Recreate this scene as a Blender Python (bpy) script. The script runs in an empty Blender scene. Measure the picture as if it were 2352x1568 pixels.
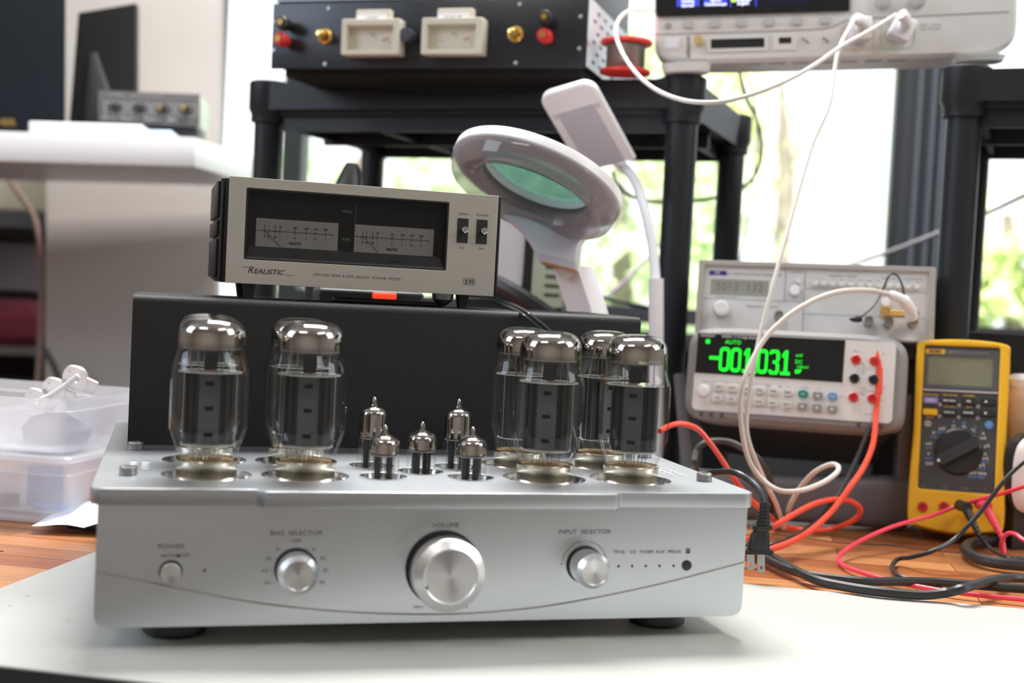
import bpy, bmesh, math, random
from mathutils import Vector, Matrix
random.seed(7)
SC = bpy.context.scene
COL = SC.collection
R_ = math.radians

# ---------------------------------------------------------------- camera
CP = Vector((-.1772, -.8165, .2379)); FPX = 2910.85
_y, _p, _r = .2602, -.0404, -.0502
FW = Vector((math.sin(_y)*math.cos(_p), math.cos(_y)*math.cos(_p), math.sin(_p)))
_rt = Vector((math.cos(_y), -math.sin(_y), 0)); _up = _rt.cross(FW)
RT = _rt*math.cos(_r)-_up*math.sin(_r); UP = _rt*math.sin(_r)+_up*math.cos(_r)
cam = bpy.data.cameras.new('camera'); camo = bpy.data.objects.new('camera', cam); COL.objects.link(camo)
m = Matrix((RT, UP, -FW)).transposed().to_4x4(); m.translation = CP; camo.matrix_world = m
cam.sensor_width = 36; cam.lens = FPX/2352*36; cam.clip_start = .02; cam.clip_end = 100
cam.dof.use_dof = True; cam.dof.focus_distance = 1.03; cam.dof.aperture_fstop = 4.6
SC.camera = camo
# ---------------------------------------------------------------- world, light, exposure
SC.view_settings.view_transform = 'Standard'; SC.view_settings.look = 'None'
SC.view_settings.gamma = 1; SC.view_settings.use_curve_mapping = False
SC.view_settings.exposure = 0.43
w = bpy.data.worlds.new('sky'); SC.world = w; w.use_nodes = True
bg = w.node_tree.nodes['Background']; bg.inputs[0].default_value = (.90, .96, 1, 1); bg.inputs[1].default_value = 1.5
def area(name, loc, target, sx, sy, power, col=(1, 1, 1)):
    l = bpy.data.lights.new(name, 'AREA'); l.shape = 'RECTANGLE'; l.size = sx; l.size_y = sy; l.energy = power; l.color = col
    o = bpy.data.objects.new(name, l); COL.objects.link(o); o.location = loc
    o.rotation_euler = (Vector(target)-Vector(loc)).to_track_quat('-Z', 'Y').to_euler(); return o
area('ceiling_lamp_over_bench', (.2, .85, 1.75), (.15, .3, 0), 1.0, .45, 52, (1, .985, .96))
area('ceiling_lamp_left', (-1.1, -.9, 1.80), (-1.0, -.7, 0), .9, .3, 7, (1, .95, .88))
area('ceiling_lamp_right', (.9, -1.1, 1.80), (.8, -1.0, 0), .9, .3, 8, (1, .97, .92))
area('daylight_window_left', (-2.2, .2, 1.30), (0, .2, .1), 1.0, 1.1, 18, (.72, .84, 1))
area('daylight_window_right', (2.0, -.6, 1.35), (0, .2, .1), 1.0, 1.0, 17, (.95, .98, 1))
sun = bpy.data.lights.new('sun', 'SUN'); sun.energy = 8; sun.angle = .02; sun.color = (1, .96, .88)
so = bpy.data.objects.new('sun', sun); COL.objects.link(so); so.rotation_euler = Vector((.35, .55, -.9)).to_track_quat('-Z', 'Y').to_euler()

# ---------------------------------------------------------------- placing helpers
def P(u, v, d): return CP+d*(FW+RT*((u-1176)/FPX)-UP*((v-784)/FPX))
def TB(u, v, z=0):
    r = P(u, v, 1)-CP; return CP+r*((z-CP.z)/r.z)
def fr(o, yaw=0, pit=0, rol=0, s=1):
    yaw, pit, rol = R_(yaw), R_(pit), R_(rol)
    M = Matrix.Rotation(yaw, 4, 'Z') @ Matrix.Rotation(-pit, 4, 'X') @ Matrix.Rotation(rol, 4, 'Y') @ Matrix.Scale(s, 4)
    M.translation = Vector(o); return M
def homo(o, s): return CP+(Vector(o)-CP)*s
def axes(o, x, z, s=1):
    x = Vector(x).normalized(); z = Vector(z); z = (z-x*z.dot(x)).normalized(); y = z.cross(x)
    M = Matrix((x, y, z)).transposed().to_4x4() @ Matrix.Scale(s, 4); M.translation = Vector(o); return M

# ---------------------------------------------------------------- materials
def mat(name, col, rough=.5, metal=0, **k):
    m = bpy.data.materials.new(name); m.use_nodes = True; b = m.node_tree.nodes['Principled BSDF']
    c = tuple(col)+(1,) if len(col) == 3 else col
    b.inputs['Base Color'].default_value = c; b.inputs['Roughness'].default_value = rough; b.inputs['Metallic'].default_value = metal
    if 'emit' in k: b.inputs['Emission Color'].default_value = c; b.inputs['Emission Strength'].default_value = k['emit']
    if 'spec' in k: b.inputs['Specular IOR Level'].default_value = k['spec']
    if 'coat' in k: b.inputs['Coat Weight'].default_value = k['coat']; b.inputs['Coat Roughness'].default_value = .1
    if 'trans' in k: b.inputs['Transmission Weight'].default_value = k['trans']
    if 'alpha' in k: b.inputs['Alpha'].default_value = k['alpha']
    if 'aniso' in k:
        b.inputs['Anisotropic'].default_value = k['aniso']
        t = m.node_tree.nodes.new('ShaderNodeTangent'); t.direction_type = 'RADIAL'; t.axis = k.get('axis', 'Y')
        m.node_tree.links.new(t.outputs[0], b.inputs['Tangent'])
    N = m.node_tree.nodes; L = m.node_tree.links
    if 'noise' in k or 'bump' in k:
        tc = N.new('ShaderNodeTexCoord'); mp = N.new('ShaderNodeMapping'); mp.inputs['Scale'].default_value = k.get('scale', (1, 1, 1))
        n = N.new('ShaderNodeTexNoise'); n.inputs['Scale'].default_value = k.get('nscale', 60); n.inputs['Detail'].default_value = 3
        L.new(tc.outputs['Object'], mp.inputs[0]); L.new(mp.outputs[0], n.inputs[0])
        if 'noise' in k:
            r = N.new('ShaderNodeMapRange'); r.inputs[1].default_value = .3; r.inputs[2].default_value = .7
            mx = N.new('ShaderNodeMix'); mx.data_type = 'RGBA'; a = k['noise']
            mx.inputs[6].default_value = tuple(x*(1-a) for x in c[:3])+(1,); mx.inputs[7].default_value = tuple(min(1, x*(1+a)) for x in c[:3])+(1,)
            L.new(n.outputs[0], r.inputs[0]); L.new(r.outputs[0], mx.inputs[0]); L.new(mx.outputs[2], b.inputs['Base Color'])
        if 'bump' in k:
            bp = N.new('ShaderNodeBump'); bp.inputs['Strength'].default_value = k['bump']; bp.inputs['Distance'].default_value = k.get('bd', .001)
            L.new(n.outputs[0], bp.inputs['Height']); L.new(bp.outputs[0], b.inputs['Normal'])
    return m
def thin_glass(name, tint=(1, 1, 1), ior=1.5, rough=0, extra=0., extracol=(.8, .8, .9)):
    m = bpy.data.materials.new(name); m.use_nodes = True; N = m.node_tree.nodes; L = m.node_tree.links; N.clear()
    o = N.new('ShaderNodeOutputMaterial'); mx = N.new('ShaderNodeMixShader'); t = N.new('ShaderNodeBsdfTransparent'); g = N.new('ShaderNodeBsdfGlossy')
    lw = N.new('ShaderNodeLayerWeight'); lw.inputs[0].default_value = .5; pw = N.new('ShaderNodeMath'); pw.operation = 'POWER'; pw.inputs[1].default_value = 5
    f = N.new('ShaderNodeMapRange'); r0 = ((ior-1)/(ior+1))**2; f.inputs[3].default_value = r0; f.inputs[4].default_value = .9
    L.new(lw.outputs['Facing'], pw.inputs[0]); L.new(pw.outputs[0], f.inputs[0]); g.inputs['Roughness'].default_value = rough
    t.inputs[0].default_value = tuple(tint)+(1,)
    L.new(f.outputs[0], mx.inputs[0]); L.new(g.outputs[0], mx.inputs[2])
    if extra:
        m2 = N.new('ShaderNodeMixShader'); m2.inputs[0].default_value = extra
        ad = N.new('ShaderNodeMixShader'); ad.inputs[0].default_value = .5
        d = N.new('ShaderNodeBsdfDiffuse'); d.inputs[0].default_value = tuple(extracol)+(1,)
        tl = N.new('ShaderNodeBsdfTranslucent'); tl.inputs[0].default_value = tuple(extracol)+(1,)
        L.new(d.outputs[0], ad.inputs[1]); L.new(tl.outputs[0], ad.inputs[2])
        L.new(t.outputs[0], m2.inputs[1]); L.new(ad.outputs[0], m2.inputs[2]); L.new(m2.outputs[0], mx.inputs[1])
    else: L.new(t.outputs[0], mx.inputs[1])
    L.new(mx.outputs[0], o.inputs[0]); return m
def getter_mat(name, z0, z1):
    m = mat(name, (.46, .42, .39), .05, 1); N = m.node_tree.nodes; L = m.node_tree.links; b = N['Principled BSDF']
    tc = N.new('ShaderNodeTexCoord'); sp = N.new('ShaderNodeSeparateXYZ'); r = N.new('ShaderNodeMapRange')
    r.inputs[1].default_value = z0; r.inputs[2].default_value = z1; r.inputs[3].default_value = 0; r.inputs[4].default_value = 1; r.interpolation_type = 'SMOOTHSTEP'
    L.new(tc.outputs['Object'], sp.inputs[0]); L.new(sp.outputs[2], r.inputs[0]); L.new(r.outputs[0], b.inputs['Alpha']); return m
ALU = mat('brushed_aluminium', (.66, .70, .74), .34, 1, bump=.05, bd=.0004, scale=(1, 1, 60), nscale=40)
ALU_T = mat('satin_aluminium_plate', (.47, .49, .515), .42, 1, bump=.12, bd=.0004, nscale=900)
ALU_K = mat('spun_aluminium', (.80, .81, .82), .26, 1, aniso=.85, axis='Y')
POL = mat('polished_aluminium', (.85, .86, .87), .16, 1)
STEEL = mat('steel', (.40, .40, .40), .38, 1)
CHROME = mat('chrome', (.75, .75, .75), .08, 1)
NICKEL = mat('nickel_base', (.70, .65, .54), .14, 1, aniso=.3, axis='Z')
GOLD = mat('gold', (.85, .58, .2), .25, 1)
BRASS = mat('brass', (.75, .55, .25), .3, 1)
INK = mat('black_print', (.03, .03, .035), .6)
GREYINK = mat('grey_print', (.18, .18, .19), .6)
WHITEINK = mat('white_print', (.75, .75, .75), .6)
BLUEINK = mat('blue_print', (.1, .3, .75), .6)
YELINK = mat('yellow_print', (.75, .45, .04), .6)
REDINK = mat('red_print', (.75, .12, .08), .6)
POWDER = mat('black_powder_coat', (.012, .012, .013), .55, 0, spec=.35, bump=.6, bd=.0005, nscale=1100, noise=.5)
BLACKP = mat('black_plastic', (.018, .018, .02), .38)
BLACKM = mat('matte_black', (.012, .012, .012), .7)
BLACKR = mat('black_rubber', (.02, .02, .022), .42)
RACKP = mat('rack_plastic', (.014, .016, .021), .45, 0, spec=.4, bump=.2, nscale=400)
DGREY = mat('dark_grey_plastic', (.075, .07, .08), .5)
WPLAS = mat('white_plastic', (.82, .81, .84), .35)
OFFW = mat('off_white_plastic', (.72, .70, .68), .45)
IVORY = mat('ivory_plastic', (.70, .66, .55), .4)
GREYP = mat('warm_grey_plastic', (.36, .34, .33), .45)
CHAMP = mat('champagne_panel', (.50, .48, .43), .38, .55)
CARD = mat('meter_card', (.42, .41, .39), .6)
GLASS = thin_glass('tube_glass', (.97, .98, .98), 1.45)
PANE = thin_glass('window_glass', (1, 1, 1), 1.3)
ACRYL = thin_glass('clear_acrylic', (.93, .92, .94), 1.45, .03, .45, (.52, .49, .51))
BOXP = thin_glass('frosted_box_plastic', (.97, .98, 1), 1.3, .15, .36, (.96, .975, 1))
MICA = thin_glass('mica', (.9, .9, .9), 1.5, .1, .7, (.75, .73, .70))
SMGLASS = thin_glass('smoked_window', (.8, .8, .8), 1.25)
ANODE = mat('anode_grey', (.028, .029, .032), .5, .2)
ANODE2 = mat('anode_rib', (.075, .078, .082), .55, .2)
COPPER = mat('copper', (.6, .25, .15), .35, 1)
RED = mat('red_silicone', (.85, .09, .05), .32)
PINK = mat('pink_red_lead', (.85, .06, .11), .35)
REDP = mat('red_plastic', (.65, .03, .03), .35)
CREAM = mat('cream_cable', (.62, .58, .54), .42)
BROWNR = mat('dark_brown_rubber', (.05, .042, .04), .5)
LCD = mat('lcd_green_grey', (.22, .23, .15), .25, noise=.06, nscale=20)
LCDG = mat('lcd_grey', (.32, .33, .28), .3)
GREEN = mat('green_display', (.0, 1, .02), .5, emit=.62)
DISP = mat('display_black', (.010, .012, .013), .15)
YEL = mat('yellow_rubber', (.86, .48, .015), .42)
YPAN = mat('meter_face_grey', (.06, .062, .066), .5)
WBOARD = mat('white_laminate', (.72, .73, .75), .4)
DNAVY = mat('speaker_black', (.006, .008, .012), .8, spec=.15)

# ---------------------------------------------------------------- mesh builder
def catmull(pts, n=6, closed=False):
    pts = [Vector(p) for p in pts]; o = []; k = len(pts)
    for i in range(k if closed else k-1):
        p0 = pts[(i-1) % k] if closed or i else pts[0]*2-pts[1]; p1 = pts[i]; p2 = pts[(i+1) % k]
        p3 = pts[(i+2) % k] if closed or i < k-2 else pts[-1]*2-pts[-2]
        for j in range(n):
            t = j/n; o.append(.5*((2*p1)+(p2-p0)*t+(2*p0-5*p1+4*p2-p3)*t*t+(3*p1-p0-3*p2+p3)*t**3))
    if not closed: o.append(pts[-1])
    return o
def rrect(x0, x1, z0, z1, r, n=5, corners=(1, 1, 1, 1)):
    o = []
    for (cx, cz, a), c in zip(((x1-r, z1-r, 0), (x0+r, z1-r, 90), (x0+r, z0+r, 180), (x1-r, z0+r, 270)), corners):
        if c:
            for i in range(n+1):
                t = R_(a+90*i/n); o.append((cx+r*math.cos(t), cz+r*math.sin(t)))
        else: o.append((x1 if a in (0, 270) else x0, z1 if a in (0, 90) else z0))
    return o
def circ(x, z, r, n=32): return [(x+r*math.cos(2*math.pi*i/n), z+r*math.sin(2*math.pi*i/n)) for i in range(n)]
class MB:
    def __init__(s): s.v = []; s.f = []; s.m = []
    def add(s, vs, fs, m=0, M=None):
        b = len(s.v)
        s.v += [(M @ Vector(p)) if M is not None else Vector(p) for p in vs]
        s.f += [tuple(b+i for i in f) for f in fs]; s.m += [m]*len(fs); return s
    def box(s, x0, x1, y0, y1, z0, z1, m=0, bev=0, M=None):
        bm = bmesh.new(); bmesh.ops.create_cube(bm, size=1)
        for v in bm.verts: v.co = Vector((x0+(x1-x0)*(v.co.x+.5), y0+(y1-y0)*(v.co.y+.5), z0+(z1-z0)*(v.co.z+.5)))
        if bev: bmesh.ops.bevel(bm, geom=bm.edges[:], offset=bev, segments=3, profile=.5, affect='EDGES')
        bm.verts.index_update(); s.add([v.co.copy() for v in bm.verts], [tuple(v.index for v in f.verts) for f in bm.faces], m, M); bm.free(); return s
    def prism(s, poly, y0, y1, m=0, M=None):   # poly in (x,z), extruded along y
        n = len(poly); vs = [(x, y0, z) for x, z in poly]+[(x, y1, z) for x, z in poly]
        fs = [tuple(range(n)), tuple(range(2*n-1, n-1, -1))]+[(i, i+n, (i+1) % n+n, (i+1) % n) for i in range(n)]
        return s.add(vs, fs, m, M)
    def lathe(s, prof, c=(0, 0, 0), ax='z', n=32, m=0, M=None):   # prof (r,h)
        vs = []; fs = []; c = Vector(c)
        for r, h in prof:
            for i in range(n):
                a = 2*math.pi*i/n; x, y = r*math.cos(a), r*math.sin(a)
                vs.append(c+(Vector((x, y, h)) if ax == 'z' else Vector((x, h, y)) if ax == 'y' else Vector((h, x, y))))
        k = len(prof)
        for j in range(k-1):
            for i in range(n): fs.append((j*n+i, j*n+(i+1) % n, (j+1)*n+(i+1) % n, (j+1)*n+i))
        if prof[0][0] > 1e-6: fs.append(tuple(range(n-1, -1, -1)))
        if prof[-1][0] > 1e-6: fs.append(tuple((k-1)*n+i for i in range(n)))
        return s.add(vs, fs, m, M)
    def shell(s, prof, c=(0, 0, 0), ax='z', n=32, m=0, M=None):
        p = list(prof); b = len(s.f); s.lathe(p, c, ax, n, m, M)
        k = (1 if prof[0][0] > 1e-6 else 0)+(1 if prof[-1][0] > 1e-6 else 0)
        if k: s.f = s.f[:-k]; s.m = s.m[:-k]
        return s
    def tube(s, pts, r, n=10, m=0, closed=False, M=None):
        pts = [Vector(p) for p in pts]; k = len(pts); rr = r if isinstance(r, (list, tuple)) else [r]*k
        vs = []; fs = []; prev = None
        for i, p in enumerate(pts):
            t = (pts[(i+1) % k]-pts[i-1]) if closed or 0 < i < k-1 else (pts[1]-pts[0] if i == 0 else pts[-1]-pts[-2])
            t.normalize()
            if prev is None: a = Vector((0, 0, 1)) if abs(t.z) < .9 else Vector((1, 0, 0)); nx = t.cross(a).normalized()
            else: nx = (prev-t*prev.dot(t)).normalized()
            prev = nx; ny = t.cross(nx)
            for j in range(n): a = 2*math.pi*j/n; vs.append(p+(nx*math.cos(a)+ny*math.sin(a))*rr[i])
        for i in range(k if closed else k-1):
            for j in range(n): fs.append((i*n+j, i*n+(j+1) % n, ((i+1) % k)*n+(j+1) % n, ((i+1) % k)*n+j))
        if not closed: fs += [tuple(range(n-1, -1, -1)), tuple((k-1)*n+j for j in range(n))]
        return s.add(vs, fs, m, M)
    def loft(s, secs, n=28, m=0, cap=True, M=None):   # (centre, xdir, ydir, hx, hy, e)
        vs = []; fs = []
        for c, x, y, hx, hy, e in secs:
            c, x, y = Vector(c), Vector(x), Vector(y)
            for i in range(n):
                a = 2*math.pi*i/n; ca, sa = math.cos(a), math.sin(a)
                vs.append(c+x*hx*math.copysign(abs(ca)**(2/e), ca)+y*hy*math.copysign(abs(sa)**(2/e), sa))
        k = len(secs)
        for j in range(k-1):
            for i in range(n): fs.append((j*n+i, j*n+(i+1) % n, (j+1)*n+(i+1) % n, (j+1)*n+i))
        if cap: fs += [tuple(range(n-1, -1, -1)), tuple((k-1)*n+i for i in range(n))]
        return s.add(vs, fs, m, M)
    def plate(s, outer, holes, y0, y1, m=0, bev=0, flat=False, M=None):   # (x,z) outline with holes, y thickness; flat: lies in xy, z thickness
        cu = bpy.data.curves.new('c', 'CURVE'); cu.dimensions = '2D'; cu.fill_mode = 'BOTH'
        t = abs(y1-y0)/2; cu.extrude = max(t-bev, 0); cu.bevel_depth = bev; cu.bevel_resolution = 1
        for k, poly in enumerate([outer]+list(holes)):
            sp = cu.splines.new('POLY'); sp.points.add(len(poly)-1); sp.use_cyclic_u = True
            for q, (x, z) in zip(sp.points, poly): q.co = (x, z, 0, 1)
        if bev: cu.offset = -bev
        s._conv(cu, (y0+y1)/2, m, flat, M); return s
    def text(s, t, size, x, z, y=0, m=0, al='CENTER', sh=0, bold=0, flat=False, sx=1, M=None):
        cu = bpy.data.curves.new('t', 'FONT'); cu.body = t; cu.size = size; cu.align_x = al; cu.align_y = 'CENTER'; cu.shear = sh; cu.offset = bold; cu.resolution_u = 3
        s._conv(cu, y, m, flat, M, x, z, sx); return s
    def _conv(s, cu, y, m, flat, M, ox=0, oz=0, sx=1):
        o = bpy.data.objects.new('tmp', cu); me = bpy.data.meshes.new_from_object(o)
        if flat: vs = [(v.co.x*sx+ox, v.co.y+oz, v.co.z+y) for v in me.vertices]
        else: vs = [(v.co.x*sx+ox, y-v.co.z, v.co.y+oz) for v in me.vertices]
        s.add(vs, [tuple(p.vertices) for p in me.polygons], m, M)
        bpy.data.objects.remove(o); bpy.data.meshes.remove(me); bpy.data.curves.remove(cu)
    def build(s, name, mats, parent=None, M=None, angle=32):
        me = bpy.data.meshes.new(name); me.from_pydata([tuple(v) for v in s.v], [], s.f)
        for mt in (mats if isinstance(mats, (list, tuple)) else [mats]): me.materials.append(mt)
        me.polygons.foreach_set('material_index', s.m); me.polygons.foreach_set('use_smooth', [True]*len(s.f)); me.update(); me.validate()
        bm = bmesh.new(); bm.from_mesh(me); bmesh.ops.recalc_face_normals(bm, faces=bm.faces[:]); bm.to_mesh(me); bm.free()
        me.set_sharp_from_angle(angle=R_(angle))
        o = bpy.data.objects.new(name, me); COL.objects.link(o)
        if parent is not None: o.parent = parent
        if M is not None: o.matrix_local = M if parent is not None else M; 
        return o
def tag(o, label, cat, group=None):
    o['label'] = label; o['category'] = cat
    if group: o['group'] = group
    return o
def thing(name, M, label, cat, group=None):
    o = bpy.data.objects.new(name, None); COL.objects.link(o); o.empty_display_size = .02
    o.matrix_world = M if isinstance(M, Matrix) else Matrix.Translation(Vector(M)); return tag(o, label, cat, group)
def struct(o): o['kind'] = 'structure'; return o
def copy_tree(root, M, label, group=None):
    r = root.copy(); COL.objects.link(r); r.matrix_world = M; r['label'] = label
    if group: r['group'] = group
    for ch in root.children:
        c = ch.copy(); COL.objects.link(c); c.parent = r
        for g in ch.children:
            d = g.copy(); COL.objects.link(d); d.parent = c
    return r
def single(mb, name, mats, M, label, cat, group=None):
    o = mb.build(name, mats); o.matrix_world = M if isinstance(M, Matrix) else Matrix.Translation(Vector(M)); return tag(o, label, cat, group)
def T3(x=0, y=0, z=0): return Matrix.Translation((x, y, z))
def pathpt(p):
    if p[0] == 't': return TB(p[1], p[2], p[3])
    return P(*p)
def cable(name, pts, r, mt, label, cat='cable', parent=None, n=8, group=None):
    ps = [pathpt(p) for p in pts]; o0 = ps[0]; q = catmull([p-o0 for p in ps], 8)
    return single(MB().tube(q, r, n), name, mt, o0, label, cat, group)

# ================================================================= ROOM
def wallmat(name, col): return mat(name, col, .8, 0, noise=.03, nscale=4, bump=.1)
WALL = wallmat('beige_paint', (.60, .54, .49)); DARKW = mat('dark_panel', (.02, .02, .022), .6); FRAME = mat('window_frame_dark', (.035, .038, .045), .4)
FLOORM = mat('floor_vinyl', (.16, .14, .13), .6, noise=.1, nscale=10)
# window wall frame: x along the wall to the right, y away, through a point 2.75 m out
WO = P(1176, 660, 2.75); WYAW = -25; WM = fr(WO, WYAW, 0, 0); WMi = WM.inverted()
def wx(u, v=450):     # x on the wall seen at pixel column u
    a = WMi @ CP; r = WMi.to_3x3() @ (P(u, v, 1)-CP); t = -a.y/r.y; p = a+r*t; return p.x, p.z
floor = struct(MB().box(-3.4, 3.4, -3.2, 3.6, -.80, -.75).build('floor', FLOORM, None, fr((0, 0, 0), WYAW)))
ceil = struct(MB().box(-3.4, 3.4, -3.2, 3.6, 1.90, 1.95).build('ceiling', mat('white_ceiling', (.75, .74, .72), .8, noise=.02, nscale=5), None, fr((0, 0, 0), WYAW)))
struct(MB().box(-3.4, 3.4, -3.25, -3.2, -.75, 1.9).build('wall_front', WALL, None, fr((0, 0, 0), WYAW)))
struct(MB().box(-3.45, -3.4, -3.2, 3.6, -.75, 1.9).build('wall_left', WALL, None, fr((0, 0, 0), WYAW)))
struct(MB().box(3.4, 3.45, -3.2, 3.6, -.75, 1.9).build('wall_right', WALL, None, fr((0, 0, 0), WYAW)))
zb = -.035   # window sill relative to WO.z is set below
sillz = wx(1350, 703)[1]
x690 = wx(690)[0]; x655 = wx(655)[0]; x500 = wx(497)[0]; x2060 = wx(2064, 400)[0]; x2190 = wx(2196, 500)[0]; xR = wx(2352)[0]+1.2; topz = 1.25
struct(MB().box(x500-.02, xR, 0, .12, -1.1, sillz-.06).build('wall_back', DARKW, None, WM))
struct(MB().box(x500-.02, xR, 0, .12, topz, 1.9-WO.z+.02).build('wall_back_top', WALL, None, WM))
def window(name, x0, x1, z0, z1, fw=.03, glass=True):
    o = MB().plate([(x0, z0), (x1, z0), (x1, z1), (x0, z1)], [[(x0+fw, z0+fw), (x1-fw, z0+fw), (x1-fw, z1-fw), (x0+fw, z1-fw)]], 0, .05).build(name, FRAME, None, WM); struct(o)
    MB().box(x0+fw, x1-fw, .02, .024, z0+fw, z1-fw).build('window_glass', PANE, o)
    return o
wl = window('window_1', x500-.02, x655, -1.05, topz, .012); 
window('window_2', x655, x2060+.02, sillz-.03, topz, .035)
window('window_3', x2190-.02, xR, sillz-.03, topz, .03)
mu = MB().box(x2060, x2190, -.02, .08, -1.05, topz)
for k in (.22, .45, .62): mu.box(x2060+(x2190-x2060)*k, x2060+(x2190-x2060)*k+.008, -.032, -.02, -1.05, topz, 1)
struct(mu.build('trim_1', [FRAME, mat('frame_rib', (.10, .11, .14), .4)], None, WM))
struct(MB().box(x655+.03, xR, -.09, .0, sillz-.085, sillz-.045, 0, .004).build('trim_2', DARKW, None, WM))
# pier between shelf and window
WPIER = wallmat('pale_plaster', (.54, .50, .47))
a = P(115, 500, 2.46); b = P(497, 500, 2.46); L_ = (b-a); yw = math.degrees(math.atan2(L_.y, L_.x))
pm = fr((b.x, b.y, b.z), yw+4, 0, -1.6)
struct(MB().box(-L_.length, 0, 0, .06, -.75-b.z, 1.9-b.z).build('wall_pier', WPIER, None, pm))
struct(MB().box(-2.6, -L_.length-.0, .9, .95, -.75-b.z, 1.9-b.z).build('wall_alcove', mat('mauve_wall', (.36, .30, .32), .8, noise=.05, nscale=5), None, pm))

# outdoor trees (leaf cards on trunks)
def leafmat(name, c):
    m = bpy.data.materials.new(name); m.use_nodes = True; N = m.node_tree.nodes; L = m.node_tree.links; N.clear()
    o = N.new('ShaderNodeOutputMaterial'); mx = N.new('ShaderNodeMixShader'); d = N.new('ShaderNodeBsdfDiffuse'); t = N.new('ShaderNodeBsdfTranslucent')
    g = N.new('ShaderNodeNewGeometry'); cr = N.new('ShaderNodeMix'); cr.data_type = 'RGBA'
    c = tuple(min(.95, x*1.1+.22) for x in c); cr.inputs[6].default_value = tuple(x*.7 for x in c)+(1,); cr.inputs[7].default_value = tuple(min(1, x*1.25) for x in c)+(1,)
    L.new(g.outputs['Random Per Island'], cr.inputs[0]); L.new(cr.outputs[2], d.inputs[0]); L.new(cr.outputs[2], t.inputs[0])
    L.new(d.outputs[0], mx.inputs[1]); L.new(t.outputs[0], mx.inputs[2]); L.new(mx.outputs[0], o.inputs[0]); return m
BARK = mat('bark', (.25, .22, .18), .9, noise=.3, nscale=8)
def tree(px, v, d, rad, h, n, col, label, cs=.12):
    c = P(px, v, d); base = Vector((c.x, c.y, -2.2)); t = thing('leafy_tree', base, label, 'tree', 'trees outside the window')
    MB().tube([(0, 0, 0), (.05, .02, c.z+2.2-h*.2), (0, .1, c.z+2.2+h*.4)], [.09, .07, .03], 8).build('trunk', BARK, t)
    mb = MB(); cc = Vector((0, 0, c.z+2.2))
    cl = [cc+Vector((random.gauss(0, rad*.5), random.gauss(0, rad*.35), random.gauss(0, h*.33))) for _ in range(14)]
    for _ in range(n):
        k = random.choice(cl); p = k+Vector((random.gauss(0, rad*.2), random.gauss(0, rad*.2), random.gauss(0, rad*.2)))
        a = Vector([random.gauss(0, 1) for _ in range(3)]).normalized(); b = a.orthogonal().normalized(); s = cs*random.uniform(.6, 1.3)
        mb.add([p-a*s, p+b*s*.5, p+a*s, p-b*s*.5], [(0, 1, 2, 3)])
    f = mb.build('foliage', leafmat('leaf', col), t); return t
tree(820, 560, 7.5, .9, 1.3, 650, (.42, .55, .30), 'pale green tree seen through the window behind the silver meter')
tree(1100, 430, 8.0, .9, 1.0, 650, (.40, .55, .28), 'pale green tree seen between the rack post and the magnifier lamp')
tree(1420, 560, 7.0, .7, 1.2, 650, (.45, .62, .30), 'bright green tree behind the flat-headed lamp neck')
tree(1650, 350, 9.0, .6, 1.2, 300, (.55, .68, .25), 'yellow-green tree behind the right rack posts')
tree(1800, 330, 9.5, .6, 1.2, 130, (.62, .75, .30), 'sparse yellow-green tree in the wide window under the oscilloscope')
tree(2330, 640, 7.0, .5, .9, 500, (.5, .68, .25), 'yellow-green tree in the far right window pane')

# ================================================================= BENCH
TM = fr((-.364, .025, 0), -25.2)
WOOD = bpy.data.materials.new('butcher_block'); WOOD.use_nodes = True
def woodnodes(m):
    N = m.node_tree.nodes; L = m.node_tree.links; b = N['Principled BSDF']; b.inputs['Roughness'].default_value = .28
    tc = N.new('ShaderNodeTexCoord'); br = N.new('ShaderNodeTexBrick'); L.new(tc.outputs['Object'], br.inputs[0])
    br.inputs['Color1'].default_value = (.34, .11, .04, 1); br.inputs['Color2'].default_value = (.62, .29, .12, 1); br.inputs['Mortar'].default_value = (.10, .035, .015, 1)
    br.inputs['Scale'].default_value = 1; br.inputs['Mortar Size'].default_value = .0005; br.inputs['Brick Width'].default_value = .21; br.inputs['Row Height'].default_value = .034; br.inputs['Bias'].default_value = -.1
    n = N.new('ShaderNodeTexNoise'); mp = N.new('ShaderNodeMapping'); mp.inputs['Scale'].default_value = (4, 60, 1); L.new(tc.outputs['Object'], mp.inputs[0]); L.new(mp.outputs[0], n.inputs[0]); n.inputs['Scale'].default_value = 2; n.inputs['Detail'].default_value = 4
    mx = N.new('ShaderNodeMix'); mx.data_type = 'RGBA'; mx.blend_type = 'MULTIPLY'; mx.inputs[0].default_value = .6; L.new(br.outputs[0], mx.inputs[6])
    cr = N.new('ShaderNodeMapRange'); cr.inputs[1].default_value = .3; cr.inputs[2].default_value = .7; cr.inputs[3].default_value = .65; cr.inputs[4].default_value = 1.25; L.new(n.outputs[0], cr.inputs[0]); L.new(cr.outputs[0], mx.inputs[7])
    L.new(mx.outputs[2], b.inputs['Base Color'])
woodnodes(WOOD)
bench = thing('workbench', TM, 'wooden block-pattern workbench carrying the amplifier and the instruments', 'workbench')
MB().box(-.9, 1.5, .004, .772, -.032, -.0022, 0, .002).build('worktop', WOOD, bench)
MB().box(-.9, 1.5, -.0012, .0038, -.0324, -.0024).build('edge_band', mat('dark_edge_band', (.03, .03, .035), .5), bench)
MB().box(-.9, 1.5, -.001, .03, -.10, -.0325).build('apron', mat('dark_apron', (.02, .02, .025), .5), bench)
for x, y in ((-.85, .05), (1.42, .05), (-.85, .72), (1.42, .72)): MB().box(x-.025, x+.025, y-.025, y+.025, -.75, -.0325).build('leg', BLACKP, bench)
MAT_ = mat('pale_mat', (.49, .495, .465), .42, 0, noise=.025, nscale=9, bump=.05)
mm = MB().box(.0, 1.35, -.001, .402, -.002, 0, 0, .0008)
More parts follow.
